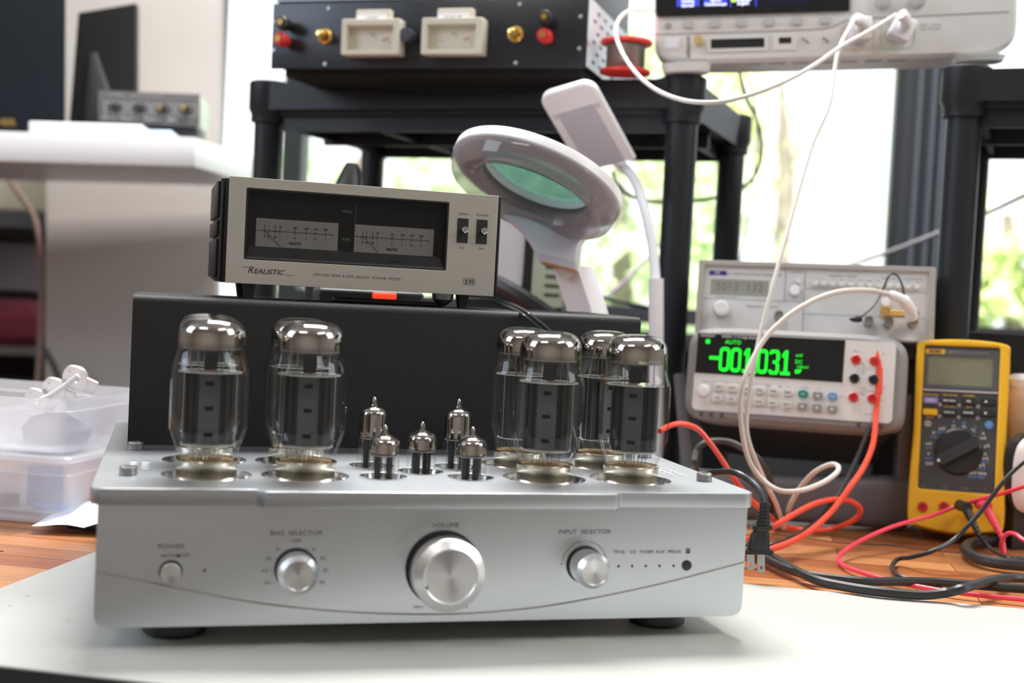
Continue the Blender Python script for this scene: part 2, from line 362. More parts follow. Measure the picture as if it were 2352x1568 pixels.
for x, y, a in ((.93, .075, .2), (.25, .10, .6)): mm.add([(x, y, .0002), (x+.01, y+.004, .0002), (x+.012, y+.006, .0002), (x+.002, y+.003, .0002)], [(0, 1, 2, 3)], 1)
for x, y in ((.14, .02), (.03, .15), (.035, .12), (.09, .10), (1.0, .09), (.9, .13)): mm.add([(x+.0013*math.cos(t), y+.0009*math.sin(t), .0002) for t in (0, 1, 2, 3, 4, 5)], [tuple(range(6))], 2)
single(mm, 'bench_mat', [MAT_, WPLAS, mat('stain', (.35, .28, .27), .8)], TM, 'large pale grey-green mat under the amplifier', 'mat')

# ================================================================= AMPLIFIER
amp = thing('tube_amplifier', (0, 0, 0), 'silver tube amplifier with three round knobs and a tall black rear cover', 'amplifier')
ZT = .103
MB().box(-.2165, .2165, .012, .372, .018, .0924, 0, .002).build('chassis', ALU, amp)
MB().prism(rrect(-.2194, .2194, .015, .0922, .008, 5, (0, 0, 1, 1)), .002, .0118).build('front_panel', ALU, amp)
def plate_outline():
    o = []
    def arc(cx, cy, r, a0, a1, n=6):
        for i in range(n+1): t = R_(a0+(a1-a0)*i/n); o.append((cx+r*math.cos(t), cy+r*math.sin(t)))
    o.append((-.2245, .375)); arc(-.2155, .009, .009, 180, 270)
    for i in range(9): t = i/8; o.append((-.1235+.007*t, -.0078*(.5-.5*math.cos(math.pi*t))))
    for i in range(9): t = i/8; o.append((.1165+.007*t, -.0078*(.5+.5*math.cos(math.pi*t))))
    arc(.2155, .009, .009, 270, 360); o.append((.2245, .375)); return o
BIG = [(-.1529, .0629), (-.0863, .0629), (.0863, .0629), (.1529, .0629), (-.1529, .1332), (-.0863, .1332), (.0863, .1332), (.1529, .1332)]
SMALL = [(-.0317, .0641), (.0317, .0641), (0, .0896)]; TALL = [(-.0322, .116), (.0322, .116)]
holes = [circ(x, y, .0300, 40) for x, y in BIG]+[circ(x, y, .0165, 28) for x, y in SMALL+TALL]
DOTS = [(sx*(x), y) for sx in (-1, 1) for x in (.1935, .2015) for y in (.083, .0925, .102, .1115)]
holes += [[(x+.0032*math.cos(t*math.pi/6), y+.0022*math.sin(t*math.pi/6)) for t in range(12)] for x, y in DOTS]
MB().plate(plate_outline(), holes, .0925, ZT, 0, .0006, True).build('top_plate', ALU_T, amp)
for k, (x, y) in enumerate(BIG+SMALL+TALL):
    r = .030 if k < 8 else .0165
    MB().shell([(r-.0003, ZT-.0009), (r-.0012, ZT-.0040), (r-.0045, ZT-.0053), (0, ZT-.0053)], (x, y, 0), 'z', 40).build('socket_well', POL, amp)
for x, y in DOTS: MB().lathe([(.0028, .0965), (.0026, .1005), (.0, .1015)], (x, y, 0), 'z', 12).build('adjustment_port', mat('port', (.9, .9, .88), .2, .6) if False else POL, amp)
for x, y in ((-.2035, .0555), (.2086, .0556), (-.2028, .1804), (.2086, .1804)):
    mb = MB().lathe([(.0054, ZT), (.0058, ZT+.0005), (.0058, ZT+.0052), (.0052, ZT+.0060), (.0032, ZT+.0060), (.0028, ZT+.0035), (0, ZT+.0035)], (x, y, 0), 'z', 24)
    mb.build('cap_screw', STEEL, amp)
CX = .2097
cov = MB(); prof = []
r = .006
pts = [(.209, .1032)]+[(.209+r-r*math.cos(t), .220-r+r*math.sin(t)) for t in [i*math.pi/2/6 for i in range(7)]]+[(.375-r+r*math.sin(t), .220-r+r*math.cos(t)) for t in [i*math.pi/2/6 for i in range(7)]]+[(.375, .1032)]
n = len(pts); cov.add([(-CX, y, z) for y, z in pts]+[(CX, y, z) for y, z in pts], [tuple(range(n)), tuple(range(2*n-1, n-1, -1))]+[(i, i+n, (i+1) % n+n, (i+1) % n) for i in range(n)])
cov.build('transformer_cover', POWDER, amp)
for x, y in ((-.17, .045), (.172, .045), (-.17, .32), (.172, .32)):
    MB().lathe([(.019, .0003), (.021, .002), (.021, .011), (.018, .0178)], (x, y, 0), 'z', 32).build('foot', mat('foot_metal', (.10, .12, .15), .25, .6) if x < -1 else BLACKP, amp)
cv = catmull([(-.2188, .0018, .0509), (-.1662, .0018, .0391), (-.1171, .0018, .0292), (-.06, .0018, .0226), (-.0026, .0018, .0201), (.045, .0018, .0217), (.0882, .0018, .0264), (.1511, .0018, .0377), (.2192, .0018, .0535)], 10)
MB().tube(cv, .0005, 6).build('engraved_line', mat('groove', (.25, .24, .22), .4, .8), amp)
y = .0018; tx = MB()
for s, x, z, h in (('BIAS  SELECTOR', -.0966, .0746, .0042), ('OFF', -.0964, .0695, .0034),):
    tx.text(s, h, x, z, y, sx=1.12)
for s, x, z in (('A1', -.1075, .0641), ('A2', -.1136, .0582), ('A3', -.1157, .0503), ('A4', -.114, .0424), ('B1', -.0847, .064), ('B2', -.0788, .0583), ('B3', -.0767, .0503), ('B4', -.0787, .0423)):
    tx.text(s, .0032, x, z, y); k = .0042 if x < -.0963 else -.0042; tx.box(x+k-.0007, x+k+.0007, y-.00005, y, z-.00015, z+.00015)
tx.box(-.0965, -.0961, y-.00005, y, .0668, .0674); tx.build('bias_lettering', INK, amp); tx = MB().text('INPUT  SELECTOR', .0042, .0989, .0753, y, sx=1.12)
for s, x in (('TR/UL', .1247), ('CD', .1348), ('TUNER', .1448), ('AUX', .1551), ('PRE-IN', .1656)): tx.text(s, .0033, x, .0613, y)
tx.build('input_lettering', INK, amp)
MB().plate(rrect(.1743, .1773, .0600, .0636, .0004, 2), [[(.175, .0612), (.1764, .0612), (.1764, .0616), (.175, .0616)], [(.175, .0622), (.1764, .0622), (.1764, .0629), (.175, .0629)]], y-.00005, y).build('remote_symbol', INK, amp)
MB().text('VOLUME', .0042, .0016, .0798, y, sx=1.12).build('volume_lettering', INK, amp)
MB().text('MIN', .003, -.0148, .025, y).box(-.0112, -.0105, y-.00005, y, .0248, .0258).build('minimum_mark', INK, amp)
MB().text('MAX', .003, .0165, .025, y).build('maximum_mark', INK, amp)
tx = MB().text('POWER', .0042, -.1744, .0661, y, sx=1.12)
tx.text('ON', .0033, -.1745, .0603, y); tx.text('OFF', .0033, -.1655, .0603, y); tx.box(-.1805, -.1772, y-.00005, y, .0600, .0608); tx.box(-.1712, -.1685, y-.00005, y, .0594, .0612)
tx.build('power_lettering', INK, amp); tx = MB()
arc = [(.0999+.0162*math.cos(R_(a)), y, .0528+.0162*math.sin(R_(a))) for a in range(10, 171, 8) if not 84 < a < 97]
tx.tube([q for q in arc if q[0] > .101], .00018, 5).tube([q for q in arc if q[0] < .099], .00018, 5); tx.lathe([(.0004, y-.0001), (.0004, y)], (.0999, 0, .0692), 'y', 8); tx.lathe([(.0006, y-.0001), (.0006, y)], (.0836, 0, .0535), 'y', 8)
tx.build('rotation_arc', INK, amp)
def knob(name, x, z, r, depth, ring, lab):
    k = MB().lathe([(r+ring, .0017), (r+ring, .0007)], (0, 0, 0), 'y', 48, 1)
    k.lathe([(r*.97, .001), (r, -.001), (r, -depth*.80), (r*.985, -depth*.83), (r*.76, -depth), (r*.73, -depth), (r*.71, -depth+.0006), (0, -depth+.0010)], (0, 0, 0), 'y', 64)
    o = k.build(name, [ALU_K, BLACKM], amp, T3(x, 0, z), 20); o['label'] = lab; return o
vk = knob('volume_knob', .0009, .0511, .0240, .024, .0012, 'large spun aluminium volume knob')
a = R_(205); MB().lathe([(.0008, -.0245), (.0008, -.0236)], (.0168*math.cos(a), .0, .0168*math.sin(a)), 'y', 10).build('position_dot', BLACKM, vk)
bk = knob('bias_selector_knob', -.0960, .0512, .0128, .018, .0009, 'small bias selector knob with a pointer notch')
MB().box(-.0006, .0006, -.0183, -.0155, .0082, .0128, 0, .0002, Matrix.Rotation(R_(30), 4, 'Y')).build('pointer_notch', POL, bk)
knob('input_selector_knob', .0999, .0528, .0120, .022, .0008, 'small long input selector knob')
MB().lathe([(.0072, .0017), (.0072, .0008)], (0, 0, 0), 'y', 32, 1).lathe([(.0063, .001), (.0064, -.0045), (.0060, -.0052), (0, -.0053)], (0, 0, 0), 'y', 32).build('power_button', [ALU_K, BLACKM], amp, T3(-.1741, 0, .0503))
for x in (-.1533, .1249, .1348, .1448, .1551, .1656):
    MB().lathe([(.0009, .0021), (.0009, .0017), (0, .0016)], (x, 0, .0508 if x < 0 else .0514), 'y', 12).build('indicator_light', BLACKM, amp)
MB().lathe([(.0037, .0021), (.0037, .0016), (0, .0015)], (.1754, 0, .0516), 'y', 28).build('remote_sensor', mat('sensor', (.02, .015, .018), .2), amp)

# ---- large tubes
GET = getter_mat('getter_mirror', .0925, .1010); 
def big_tube():
    t = thing('power_tube', (0, 0, 0), 'x', 'vacuum tube', 'large power tubes plugged into the amplifier')
    MB().lathe([(.0208, 0), (.0212, .0006), (.0213, .0145), (.0216, .0150), (.0216, .0160), (.0210, .0166), (.0197, .0168), (.0195, .0150), (0, .0150)], n=48).build('base', [NICKEL], t)
    MB().lathe([(.0190, .0151), (.0188, .0158), (0, .0162)], n=32).build('base_cement', mat('cement', (.30, .17, .05), .6), t)
    pr = [(.0188, .0160), (.0200, .0185), (.0225, .0250), (.0250, .0315), (.0268, .0370), (.0273, .0420), (.0273, .070), (.0272, .0765), (.0266, .0805), (.0252, .0850), (.0240, .0895), (.0236, .0935), (.0236, .1020), (.0232, .1065), (.0219, .1105), (.0190, .1138), (.0145, .1160), (.0080, .1172), (0, .1175)]
    q = [Vector((a, 0, b)) for a, b in pr]; q = [(max(p.x, 0), p.z) for p in catmull(q, 3)]; q[-1] = (0, .1175)
    MB().shell(q, n=56).build('glass_envelope', GLASS, t)
    g = [(max(p[0]-.0006, 0), p[1]-.0006) for p in q if p[1] > .0835]; g[-1] = (0, g[-1][1])
    MB().shell(g, n=56).build('getter_mirror', GET, t)
    MB().lathe([(.0222, .0783), (.0224, .0786), (.0222, .0789)], n=40).build('mica_spacer', MICA, t)
    MB().lathe([(.0205, .0950), (.0207, .0953), (.0205, .0956)], n=40).build('mica_spacer', MICA, t)
    MB().lathe([(.0190, .0268), (.0192, .0271), (.0190, .0274)], n=40).build('mica_spacer', MICA, t)
    a = MB().prism([(-.0165, .0275), (.0165, .0275), (.0165, .0780), (-.0165, .0780)], -.0040, .0040)
    for s in (-1, 1): a.tube([(s*.0125, 0, .0277), (s*.0125, 0, .0778)], .0050, 14); a.box(s*.0163-.0010, s*.0163+.0010, -.0055, .0055, .0277, .0778)
    a.build('anode', ANODE, t)
    for s in (-1, 1):
        rr = MB().plate([(-.0072, .0280), (.0072, .0280), (.0072, .0775), (-.0072, .0775)], [[(x-.0030, z-.0015), (x+.0030, z-.0015), (x+.0030, z+.0015), (x-.0030, z+.0015)] for x, z in ((0, .0345), (0, .0530), (0, .0705))], -.0092, -.0084)
        rr.box(-.0072, -.0066, -.009, -.003, .0280, .0775); rr.box(.0066, .0072, -.009, -.003, .0280, .0775)
        rr.build('anode_rib', ANODE2, t, Matrix.Rotation(0 if s < 0 else math.pi, 4, 'Z'))
    MB().box(-.0045, .0045, -.0050, -.0042, .0800, .0940).box(-.0045, .0045, .0042, .0050, .0800, .0940).build('getter_plate', ANODE, t)
    rd = MB()
    for k in range(6):
        x = -.0140+k*.0056; rd.tube([(x, .001*(-1)**k, .0789), (x, .001*(-1)**k, .0950)], .00035, 6)
    rd.tube([(-.0175, 0, .027), (-.0175, 0, .078)], .0005, 6).tube([(.0185, 0, .027), (.0185, 0, .078)], .0005, 6)
    for k in range(9):
        x = -.0130+k*.00325; rd.tube([(x, .002*math.sin(k*2), .0268), (x*.75+.001*math.sin(k), .002, .0215), (x*.8, .001*math.cos(k), .0160)], .0003, 5)
    rd.build('support_wires', STEEL, t)
    MB().tube([(-.001, -.002, .0789), (-.001, -.002, .0830)], .0010, 8).tube([(.0015, -.002, .0789), (.0015, -.002, .0825)], .0006, 8).build('copper_rods', COPPER, t)
    return t
bt = big_tube()
blab = ['large glass power tube at the front left end of the amplifier', 'large glass power tube in the front row, second from the left', 'large glass power tube in the front row just right of the small tubes', 'large glass power tube at the front right end of the amplifier',
        'large power tube hidden directly behind the leftmost front tube', 'large power tube half hidden behind the second front tube from the left', 'large power tube in the back row peeking out beside the right group of small tubes', 'large power tube in the back row peeking out between the two right front tubes']
rz = [6, 0, -14, -20, 20, 40, 25, 30]
for i, (x, y) in enumerate(BIG):
    M = T3(x, y, ZT-.0053) @ Matrix.Rotation(R_(rz[i]-8), 4, 'Z') @ Matrix.Scale(.957, 4)
    if i == 0: bt.matrix_world = M; bt['label'] = blab[0]
    else: copy_tree(bt, M, blab[i])
GS = getter_mat('getter_mirror_small', .017, .021); GTL = getter_mat('getter_mirror_tall', .024, .027)
def small_tube(H, gm, g0, tall):
    t = thing('preamp_tube', (0, 0, 0), 'x', 'vacuum tube', 'small preamp tubes in the middle of the amplifier')
    pr = [(.0098, 0), (.0107, .001), (.0107, H-.0135), (.0102, H-.0112), (.0086, H-.0092), (.0055, H-.0078), (.0028, H-.0066), (.0021, H-.0040), (.0019, H-.0020), (.0010, H-.0003), (0, H)]
    MB().shell(pr, n=36).build('glass_envelope', GLASS, t)
    g = [(max(r-.0004, 0), z-.0004) for r, z in pr if z > H-.0140]; g = [(.0103, g0)]+g
    MB().shell(g, n=36).build('getter_mirror', gm, t)
    MB().lathe([(.0094, g0-.0018), (.0096, g0-.0015), (.0094, g0-.0012)], n=28).build('mica_spacer', MICA, t)
    a = MB()
    for s in (-1, 1): a.loft([((s*.0042, 0, z), (1, 0, 0), (0, 1, 0), .0024, .0038, 3) for z in (.003, g0-.002)], 18)
    a.build('anode', mat('small_anode', (.06, .06, .065), .3, .7), t)
    b = MB()
    for x in (-.0075, -.0012, .0012, .0075): b.tube([(x, 0, .001), (x, 0, g0-.0015)], .0003, 5)
    b.build('support_wires', STEEL, t)
    MB().lathe([(.0098, .0006), (.0095, .0022), (0, .0024)], n=28).build('pin_plate', mat('pinplate', (.30, .26, .23), .3), t)
    if tall: MB().text('e', .0058, 0, 0, 0, sh=.3).build('maker_mark', WHITEINK, t, T3(.001, -.0109, .0205))
    return t
st = small_tube(.0415, GS, .0215, False); tt = small_tube(.0565, GTL, .027, True)
sl = ['short silver-topped tube at the front left of the small-tube group', 'short silver-topped tube at the front right of the small-tube group', 'short silver-topped tube in the centre of the small-tube group']
for i, (x, y) in enumerate(SMALL):
    M = T3(x, y, ZT-.0053) @ Matrix.Rotation(R_([-10, -35, 15][i]), 4, 'Z')
    if i == 0: st.matrix_world = M; st['label'] = sl[0]
    else: copy_tree(st, M, sl[i])
for i, (x, y) in enumerate(TALL):
    M = T3(x, y, ZT-.0053) @ Matrix.Rotation(R_(-15), 4, 'Z')
    if i == 0: tt.matrix_world = M; tt['label'] = 'tall silver-topped tube at the back left of the small-tube group'
    else: copy_tree(tt, M, 'tall silver-topped tube at the back right of the small-tube group')

# ================================================================= POWER METER
MT = fr((-.1392, .2475, .2323), 1.14, 0, .18)
pmt = thing('audio_power_meter', MT, 'silver-fronted audio power meter with two scales, standing on the black cover', 'power meter')
U = .001
MB().box(-.0035, .2290, .0082, .125, .0002, .0862, 0, .001).build('case', BLACKP, pmt)
sp = MB()
for x0, x1, z0, z1 in ((-.0062, -.0036, .002, .0855),): sp.box(x0, x1, .004, .12, z0, z1, 0, .0008)
sp.box(-.0090, -.0063, .008, .118, .004, .036, 0, .0012).box(-.0090, -.0063, .008, .118, .0385, .0515, 0, .0012).box(-.0090, -.0063, .008, .118, .054, .0835, 0, .0012)
sp.build('side_panel', BLACKP, pmt)
MB().box(.2291, .2310, .001, .12, .0005, .0868, 0, .0006).build('side_panel', BLACKP, pmt)
MB().plate([(0, 0), (.228, 0), (.228, .0871), (0, .0871)], [rrect(.014, .1845, .020, .0786, .0012, 3)], 0, .003, 0, .0004).build('front_panel', CHAMP, pmt)
bz = MB().plate(rrect(.0141, .1844, .0201, .0785, .001, 2), [rrect(.0155, .183, .0212, .0773, .001, 2)], .0002, .0072).box(.0141, .1844, .0072, .0078, .0201, .0785)
bz.build('bezel', mat('bezel_black', (.012, .012, .013), .4), pmt)
MB().add([(.0155, .0005, .0212), (.183, .0005, .0212), (.180, .0068, .0315), (.019, .0068, .0315)], [(0, 1, 2, 3)]).text('LEFT', .0042, .0573, .0250, .0022).text('RIGHT', .0042, .1403, .0250, .0022).build('window_ledge', [mat('ledge', (.03, .03, .031), .45)], pmt)
def scale(x0, x1, tk, s0, s1, wx_, nd):
    c = MB().box(x0, x1, .0066, .0071, .0315, .0548); c.build('scale_card', CARD, pmt)
    t = MB(); y = .0064
    t.box(s0, s1, y, y+.0001, .0445, .0449); 
    for x in (s0, s1): t.box(x-.0002, x+.0002, y, y+.0001, .0437, .0457)
    for x in tk: t.box(x-.0002, x+.0002, y, y+.0001, .0425, .0468)
    for x, a, b in zip(tk, ('0', '1', '5', '10', '50', '100', '150', '200'), ('0', '.01', '.05', '.1', '.5', '1', '1.5', '2')):
        t.text(a, .0024, x, .0483, y, bold=.00006); t.text(b, .0024, x, .0400, y, bold=.00006)
    t.text('WATTS', .0029, wx_, .0352, y, bold=.00012)
    t.build('scale_print', INK, pmt)
    p = MB()
    for dx, a, b in zip((.0090, .0207, .0323, .0438, .0552), ('5', '15', '50', '100', '200'), ('.05', '.15', '.5', '1', '2')):
        p.text(a, .0023, x0+dx, .064, y); p.text(b, .0023, x0+dx, .0574, y)
    p.build('peak_numerals', mat('dim_print', (.09, .085, .08), .6) , pmt)
    MB().tube([(nd[0], .0060, nd[1]), (nd[2], .0060, nd[3])], .00018, 5).build('needle', INK, pmt)
scale(.0234, .0915, (.0306, .0339, .0392, .0431, .0555, .0646, .0724, .0809), .0247, .0872, .0559, (.0313, .0448, .0445, .0318))
scale(.1054, .1738, (.1124, .1158, .1209, .1248, .1375, .1463, .1544, .1629), .1066, .1691, .1378, (.1129, .0451, .1263, .0323))
MB().text('PEAK', .0034, .0983, .0649, .0064).text('RMS', .0034, .0984, .0413, .0064).box(.1053, .1055, .0062, .0064, .0548, .0720).build('window_lettering', mat('pale_print', (.32, .32, .30), .6), pmt)
MB().box(.0156, .1829, .0010, .0014, .0213, .0772).build('window_pane', SMGLASS, pmt)
tx = MB(); y = -.0001
for s, x, z in (('200W', .1973, .0692), ('POWER', .2144, .0693), ('2W', .1971, .0403), ('OFF', .2143, .0405)): tx.text(s, .0028, x, z, y, sx=1.15)
tx.text('APM-200  PEAK & RMS  AUDIO  POWER  METER', .0030, .1084, .0104, y, sx=1.18)
tx.text('R', .0078, .0172, .0112, y, 0, 'LEFT', .35, .0001).text('EALISTIC', .0056, .0222, .0106, y, 0, 'LEFT', .35, .00012, sx=1.12)
tx.box(.0128, .0190, y, y+.0001, .0137, .0141).box(.0485, .0560, y, y+.0001, .0084, .0088)
tx.plate(rrect(.2002, .2106, .0088, .0145, .001, 3), [rrect(.2006, .2102, .0092, .0141, .0008, 3)], y, y+.0001).text('RS', .0046, .2073, .0116, y, bold=.00015).box(.2014, .2042, y, y+.0001, .0126, .0133).box(.2022, .2034, y, y+.0001, .0102, .0128).box(.2014, .2042, y, y+.0001, .0098, .0104)
tx.build('panel_lettering', INK, pmt)
for x in (.1973, .2143):
    s = MB().plate(rrect(x-.0048, x+.0048, .0447, .0656, .0006, 2), [rrect(x-.0030, x+.0030, .0490, .0600, .0004, 2)], -.0006, .0002).box(x-.0031, x+.0031, -.0004, -.0001, .0489, .0601)
    o = s.build('switch', BLACKM, pmt)
    MB().tube([(x+.0003, 0, .0548), (x+.0006, -.0075, .0556)], [.0019, .0026], 20).build('switch_lever', CHROME, o)
    MB().lathe([(.0029, -.0072), (.0029, -.0080), (.0021, -.0082), (.0018, -.0074), (0, -.0074)], (x+.0006, 0, .0557), 'y', 20).build('lever_tip', CHROME, o)
for x in (.020, .203):
    for yy in (.012, .10):
        MB().loft([((x, yy, .0002), (1, 0, 0), (0, 1, 0), .0055, .0055, 6), ((x, yy, -.0121), (1, 0, 0), (0, 1, 0), .0036, .0045, 6)], 20).build('foot', BLACKP, pmt)
MB().loft([((.186, .014, .0), (1, 0, 0), (0, 1, 0), .0095, .0095, 2), ((.186, .014, -.005), (1, 0, 0), (0, 1, 0), .0088, .0088, 2), ((.186, .014, -.0105), (1, 0, 0), (0, 1, 0), .003, .003, 2)], 24).build('sound_port', STEEL, pmt)
# tray + power strip beneath/behind the meter
single(MB().box(-.045, .045, -.02, .02, 0, .004, 0, .001), 'flat_tray', BLACKP, (.0, .285, .2202), 'thin black flat tray lying on the cover under the silver meter', 'tray')
ps = thing('power_strip', (.01, .47, .0), 'black power block with a glowing red switch behind the silver meter', 'power strip')
MB().box(-.05, .06, 0, .05, .0, .231, 0, .004).build('body', BLACKP, ps)
MB().box(.006, .030, -.003, .001, .2225, .2285, 0, .001).build('rocker_switch', mat('red_glow', (1, .06, .02), .4, emit=.6), ps)

# twin black cable over the cover edge
def twin(dx):
    k = dx*.35
    pts = [P(1070+dx, 686, 1.27), P(1120+dx, 689-dx*.1, 1.25), P(1160+dx, 701-k, 1.20), P(1183+dx, 711-k, 1.10), P(1201+dx, 723-k, 1.0585), P(1222+dx, 739-k, 1.0575), P(1245+dx, 758-k, 1.0595), P(1265+dx, 781-k, 1.0615), P(1288+dx, 830, 1.064), P(1299+dx, 900, 1.067), P(1304+dx, 985, 1.069), P(1306+dx, 1040, 1.069)]
    return pts
for dx, lb in ((0, 'thin black cable leaving the silver meter, left strand of the pair'), (11, 'thin black cable leaving the silver meter, right strand of the pair')):
    q = twin(dx); o0 = q[0]; single(MB().tube(catmull([p-o0 for p in q], 8), .0016, 8), 'thin_cable', BLACKR, o0, lb, 'cable')

# ================================================================= BENCH MULTIMETER
DM = fr(homo((.4387, .641, .0972), .882), -32.67, 10.87, -.36, .882)
dmm = thing('bench_multimeter', DM, 'grey bench multimeter with bright green digits, tilted back on its handle', 'multimeter')
mb = MB()
secs = []
for y, g in ((-.012, -.002), (-.006, .004), (.02, .006), (.024, .001), (.13, -.002)):
    secs.append(((.1275, y, .0495), (1, 0, 0), (0, 0, 1), .1275+g-.002, .0565+g-.002, 7))
mb.loft(secs, 60).build('case', [mat('bezel_grey', (.25, .24, .24), .5)], dmm)
MB().prism(rrect(.0085, .2445, .003, .0995, .006), -.0135, -.0118).build('front_panel', OFFW, dmm)
MB().prism([(.009, .049), (.1855, .048), (.1857, .099), (.009, .0985)], -.0142, -.0134).build('display', DISP, dmm)
t = MB(); y = -.0144
t.text('AUTO', .0070, .053, .0890, y).box(.0195, .0245, y, y+.0001, .0860, .0910)
t.box(.0255, .0385, y, y+.0001, .0665, .0705)
def digit(c, x):
    S = .0028; w = .0100; z0, z1 = .0535, .0815; zm = (z0+z1)/2
    def bar(a, b):
        t.tube([a, b], .0021, 10)
    p = lambda X, Z: (x+X, y+.002, Z)
    if c == '0': t.plate(rrect(x-.0062, x+.0062, z0-.001, z1+.001, .005, 5), [rrect(x-.0033, x+.0033, z0+.003, z1-.003, .0028, 4)], y, y+.0004)
    if c == '3':
        o = [(-.0058, z1-.002), (-.004, z1+.001), (.004, z1+.001), (.0062, z1-.003), (.0062, zm+.003), (.0045, zm), (.0062, zm-.003), (.0062, z0+.003), (.004, z0-.001), (-.004, z0-.001), (-.0058, z0+.002), (-.0058, z0+.0045), (-.0030, z0+.0045), (-.0025, z0+.0028), (.0020, z0+.0028), (.0026, z0+.004), (.0026, zm-.003), (.0012, zm-.0016), (-.0015, zm-.0016), (-.0015, zm+.0018), (.0012, zm+.0018), (.0026, zm+.0030), (.0026, z1-.004), (.0020, z1-.0028), (-.0025, z1-.0028), (-.0030, z1-.0045), (-.0058, z1-.0045)]
        t.plate([(x+a, b) for a, b in o], [], y, y+.0004)
    if c == '1':
        o = [(-.0055, z0-.001), (.0058, z0-.001), (.0058, z0+.0028), (.0024, z0+.0028), (.0024, z1+.001), (-.0008, z1+.001), (-.0042, z1-.004), (-.0042, z1-.008), (-.0014, z1-.007), (-.0014, z0+.0028), (-.0055, z0+.0028)]
        t.plate([(x+a, b) for a, b in o], [], y, y+.0004)
for c, x in (('0', .0440), ('0', .0578), ('1', .0716), ('0', .0900), ('3', .1040), ('1', .1176)): digit(c, x)
t.prism(rrect(.0793, .0833, .0518, .0556, .0012, 3), y, y+.0003)
t.text('mV', .006, .1333, .0772, y).text('DC', .0062, .1333, .0695, y).text('100mV', .0050, .1380, .0633, y)
t.plate([(.1292, .0595), (.1372, .0605), (.1350, .0560), (.1300, .0550)], [], y, y+.0002)
t.build('green_digits', GREEN, dmm)
MB().text('KEYSIGHT', .0040, .0215, .0955, y, bold=.0001).text('34450A  5 1/2 Digit Multimeter', .0040, .064, .0958, y, bold=.0001).build('display_lettering', mat('pale_lettering', (.6, .6, .6), .5), dmm)
def btn(par, x, z, w, h, mt, txt='', tm=None, r=.002, ts=.0033, y0=-.0135, dep=.003, name='button'):
    o = MB().prism(rrect(x-w/2, x+w/2, z-h/2, z+h/2, r), y0-dep, y0+.001); o.prism(rrect(x-w/2+.0005, x+w/2-.0005, z-h/2+.0005, z+h/2-.0005, r), y0-dep-.0006, y0-dep)
    mats = [mt]
    if txt: o.text(txt, ts, x, z, y0-dep-.0008, 1, bold=.00008); mats.append(tm or INK)
    return o.build(name, mats, par)
MB().lathe([(.0066, -.0128), (.0066, -.0165), (.0060, -.0172), (0, -.0174)], (.0215, 0, .0269), 'y', 28).build('power_button', WPLAS, dmm)
BG = mat('button_ivory', (.66, .64, .61), .45); BD = mat('button_grey', (.28, .27, .27), .45)
for i, (s, x) in enumerate(zip(('DCV', 'ACV', 'OHM', 'Freq', 'Null', 'Math'), (.0402, .0562, .0728, .0894, .1059, .1229))): btn(dmm, x, .0323-.0002*i, .0112, .0082, BG, s)
for i, (s, x) in enumerate(zip(('DCI', 'ACI', 'Cont', 'Temp', 'Data', 'Store'), (.0398, .0561, .0727, .0893, .1061, .1229))): btn(dmm, x, .0189-.0004*i, .0112, .0082, BG, s)
for x, z, mt, s, nm in ((.1410, .0309, mat('teal_button', (.01, .22, .17), .4), 'Shift', 'shift_button'), (.1754, .0303, mat('steel_blue_button', (.14, .30, .55), .4), 'Utility', 'utility_button')):
    MB().prism([(x-.0062, z), (x-.0048, z+.0035), (x, z+.0047), (x+.0048, z+.0035), (x+.0062, z), (x+.0048, z-.0035), (x, z-.0047), (x-.0048, z-.0035)], -.0165, -.0125).text(s, .003, x, z, -.0167, 1).build(nm, [mt, WHITEINK], dmm)
for x, z, s in ((.1582, .0301, 'u'), (.1409, .0157, 'l'), (.1581, .0152, 'd'), (.1757, .0150, 'r')):
    o = MB().prism(rrect(x-.0058, x+.0058, z-.0042, z+.0042, .0018), -.0165, -.0125); k = {'u': 90, 'l': 180, 'd': 270, 'r': 0}[s]
    o.plate([(x+.0022*math.cos(R_(k+a)), z+.0022*math.sin(R_(k+a))) for a in (0, 130, 230)], [], -.0168, -.0166, 1); o.build('arrow_button', [BD, WHITEINK], dmm)
t = MB(); y = -.0137
for s, x, z, h in (('Power', .0240, .0385, .0032), ('Disp', .0995, .0385, .003), ('Sense', .1995, .0865, .0032), ('Input', .2140, .066, .003), ('HI', .1935, .0762, .0025), ('LO', .1930, .0536, .0025), ('Sense', .1865, .0311, .0025), ('1000V', .2100, .0420, .0027), ('600V', .2290, .0540, .0026), ('300V', .2100, .0350, .0026), ('A', .2300, .0850, .004), ('10A', .2330, .0450, .0028), ('Fused', .2300, .0300, .0028), ('3A Rear', .2180, .0120, .003)): t.text(s, h, x, z, y)
t.plate(rrect(.0315, .0985, .0115, .0400, .002), [rrect(.0318, .0982, .0118, .0397, .0018)], y, y+.0001)
t.tube([(.204, y, .073), (.209, y, .072), (.209, y, .060)], .0002, 4).tube([(.204, y, .036), (.214, y, .040), (.226, y, .040)], .0002, 4)
t.build('panel_lettering', GREYINK, dmm)
t = MB()
for s, x, z in (('dBm', .1125, .0385), ('Scan', .1240, .0382), ('On/Off', .1420, .0385), ('Edit', .1585, .0385), ('Save', .1061, .0095), ('Recall', .1229, .0090)): t.text(s, .0028, x, z, y)
t.build('blue_lettering', BLUEINK, dmm)
for x, z, mt in ((.1996, .0762, REDP), (.1992, .0536, BLACKP), (.1994, .0311, REDP), (.2208, .0760, REDP), (.2210, .0536, BLACKP), (.2210, .0312, REDP)):
    MB().lathe([(.0058, -.0130), (.0058, -.0160), (.0050, -.0166), (.0034, -.0166), (.0032, -.0150), (.0016, -.0150), (.0016, -.0165), (.0010, -.0165), (.0010, -.0140), (0, -.0140)], (x, 0, z), 'y', 28).build('input_jack', mt, dmm)
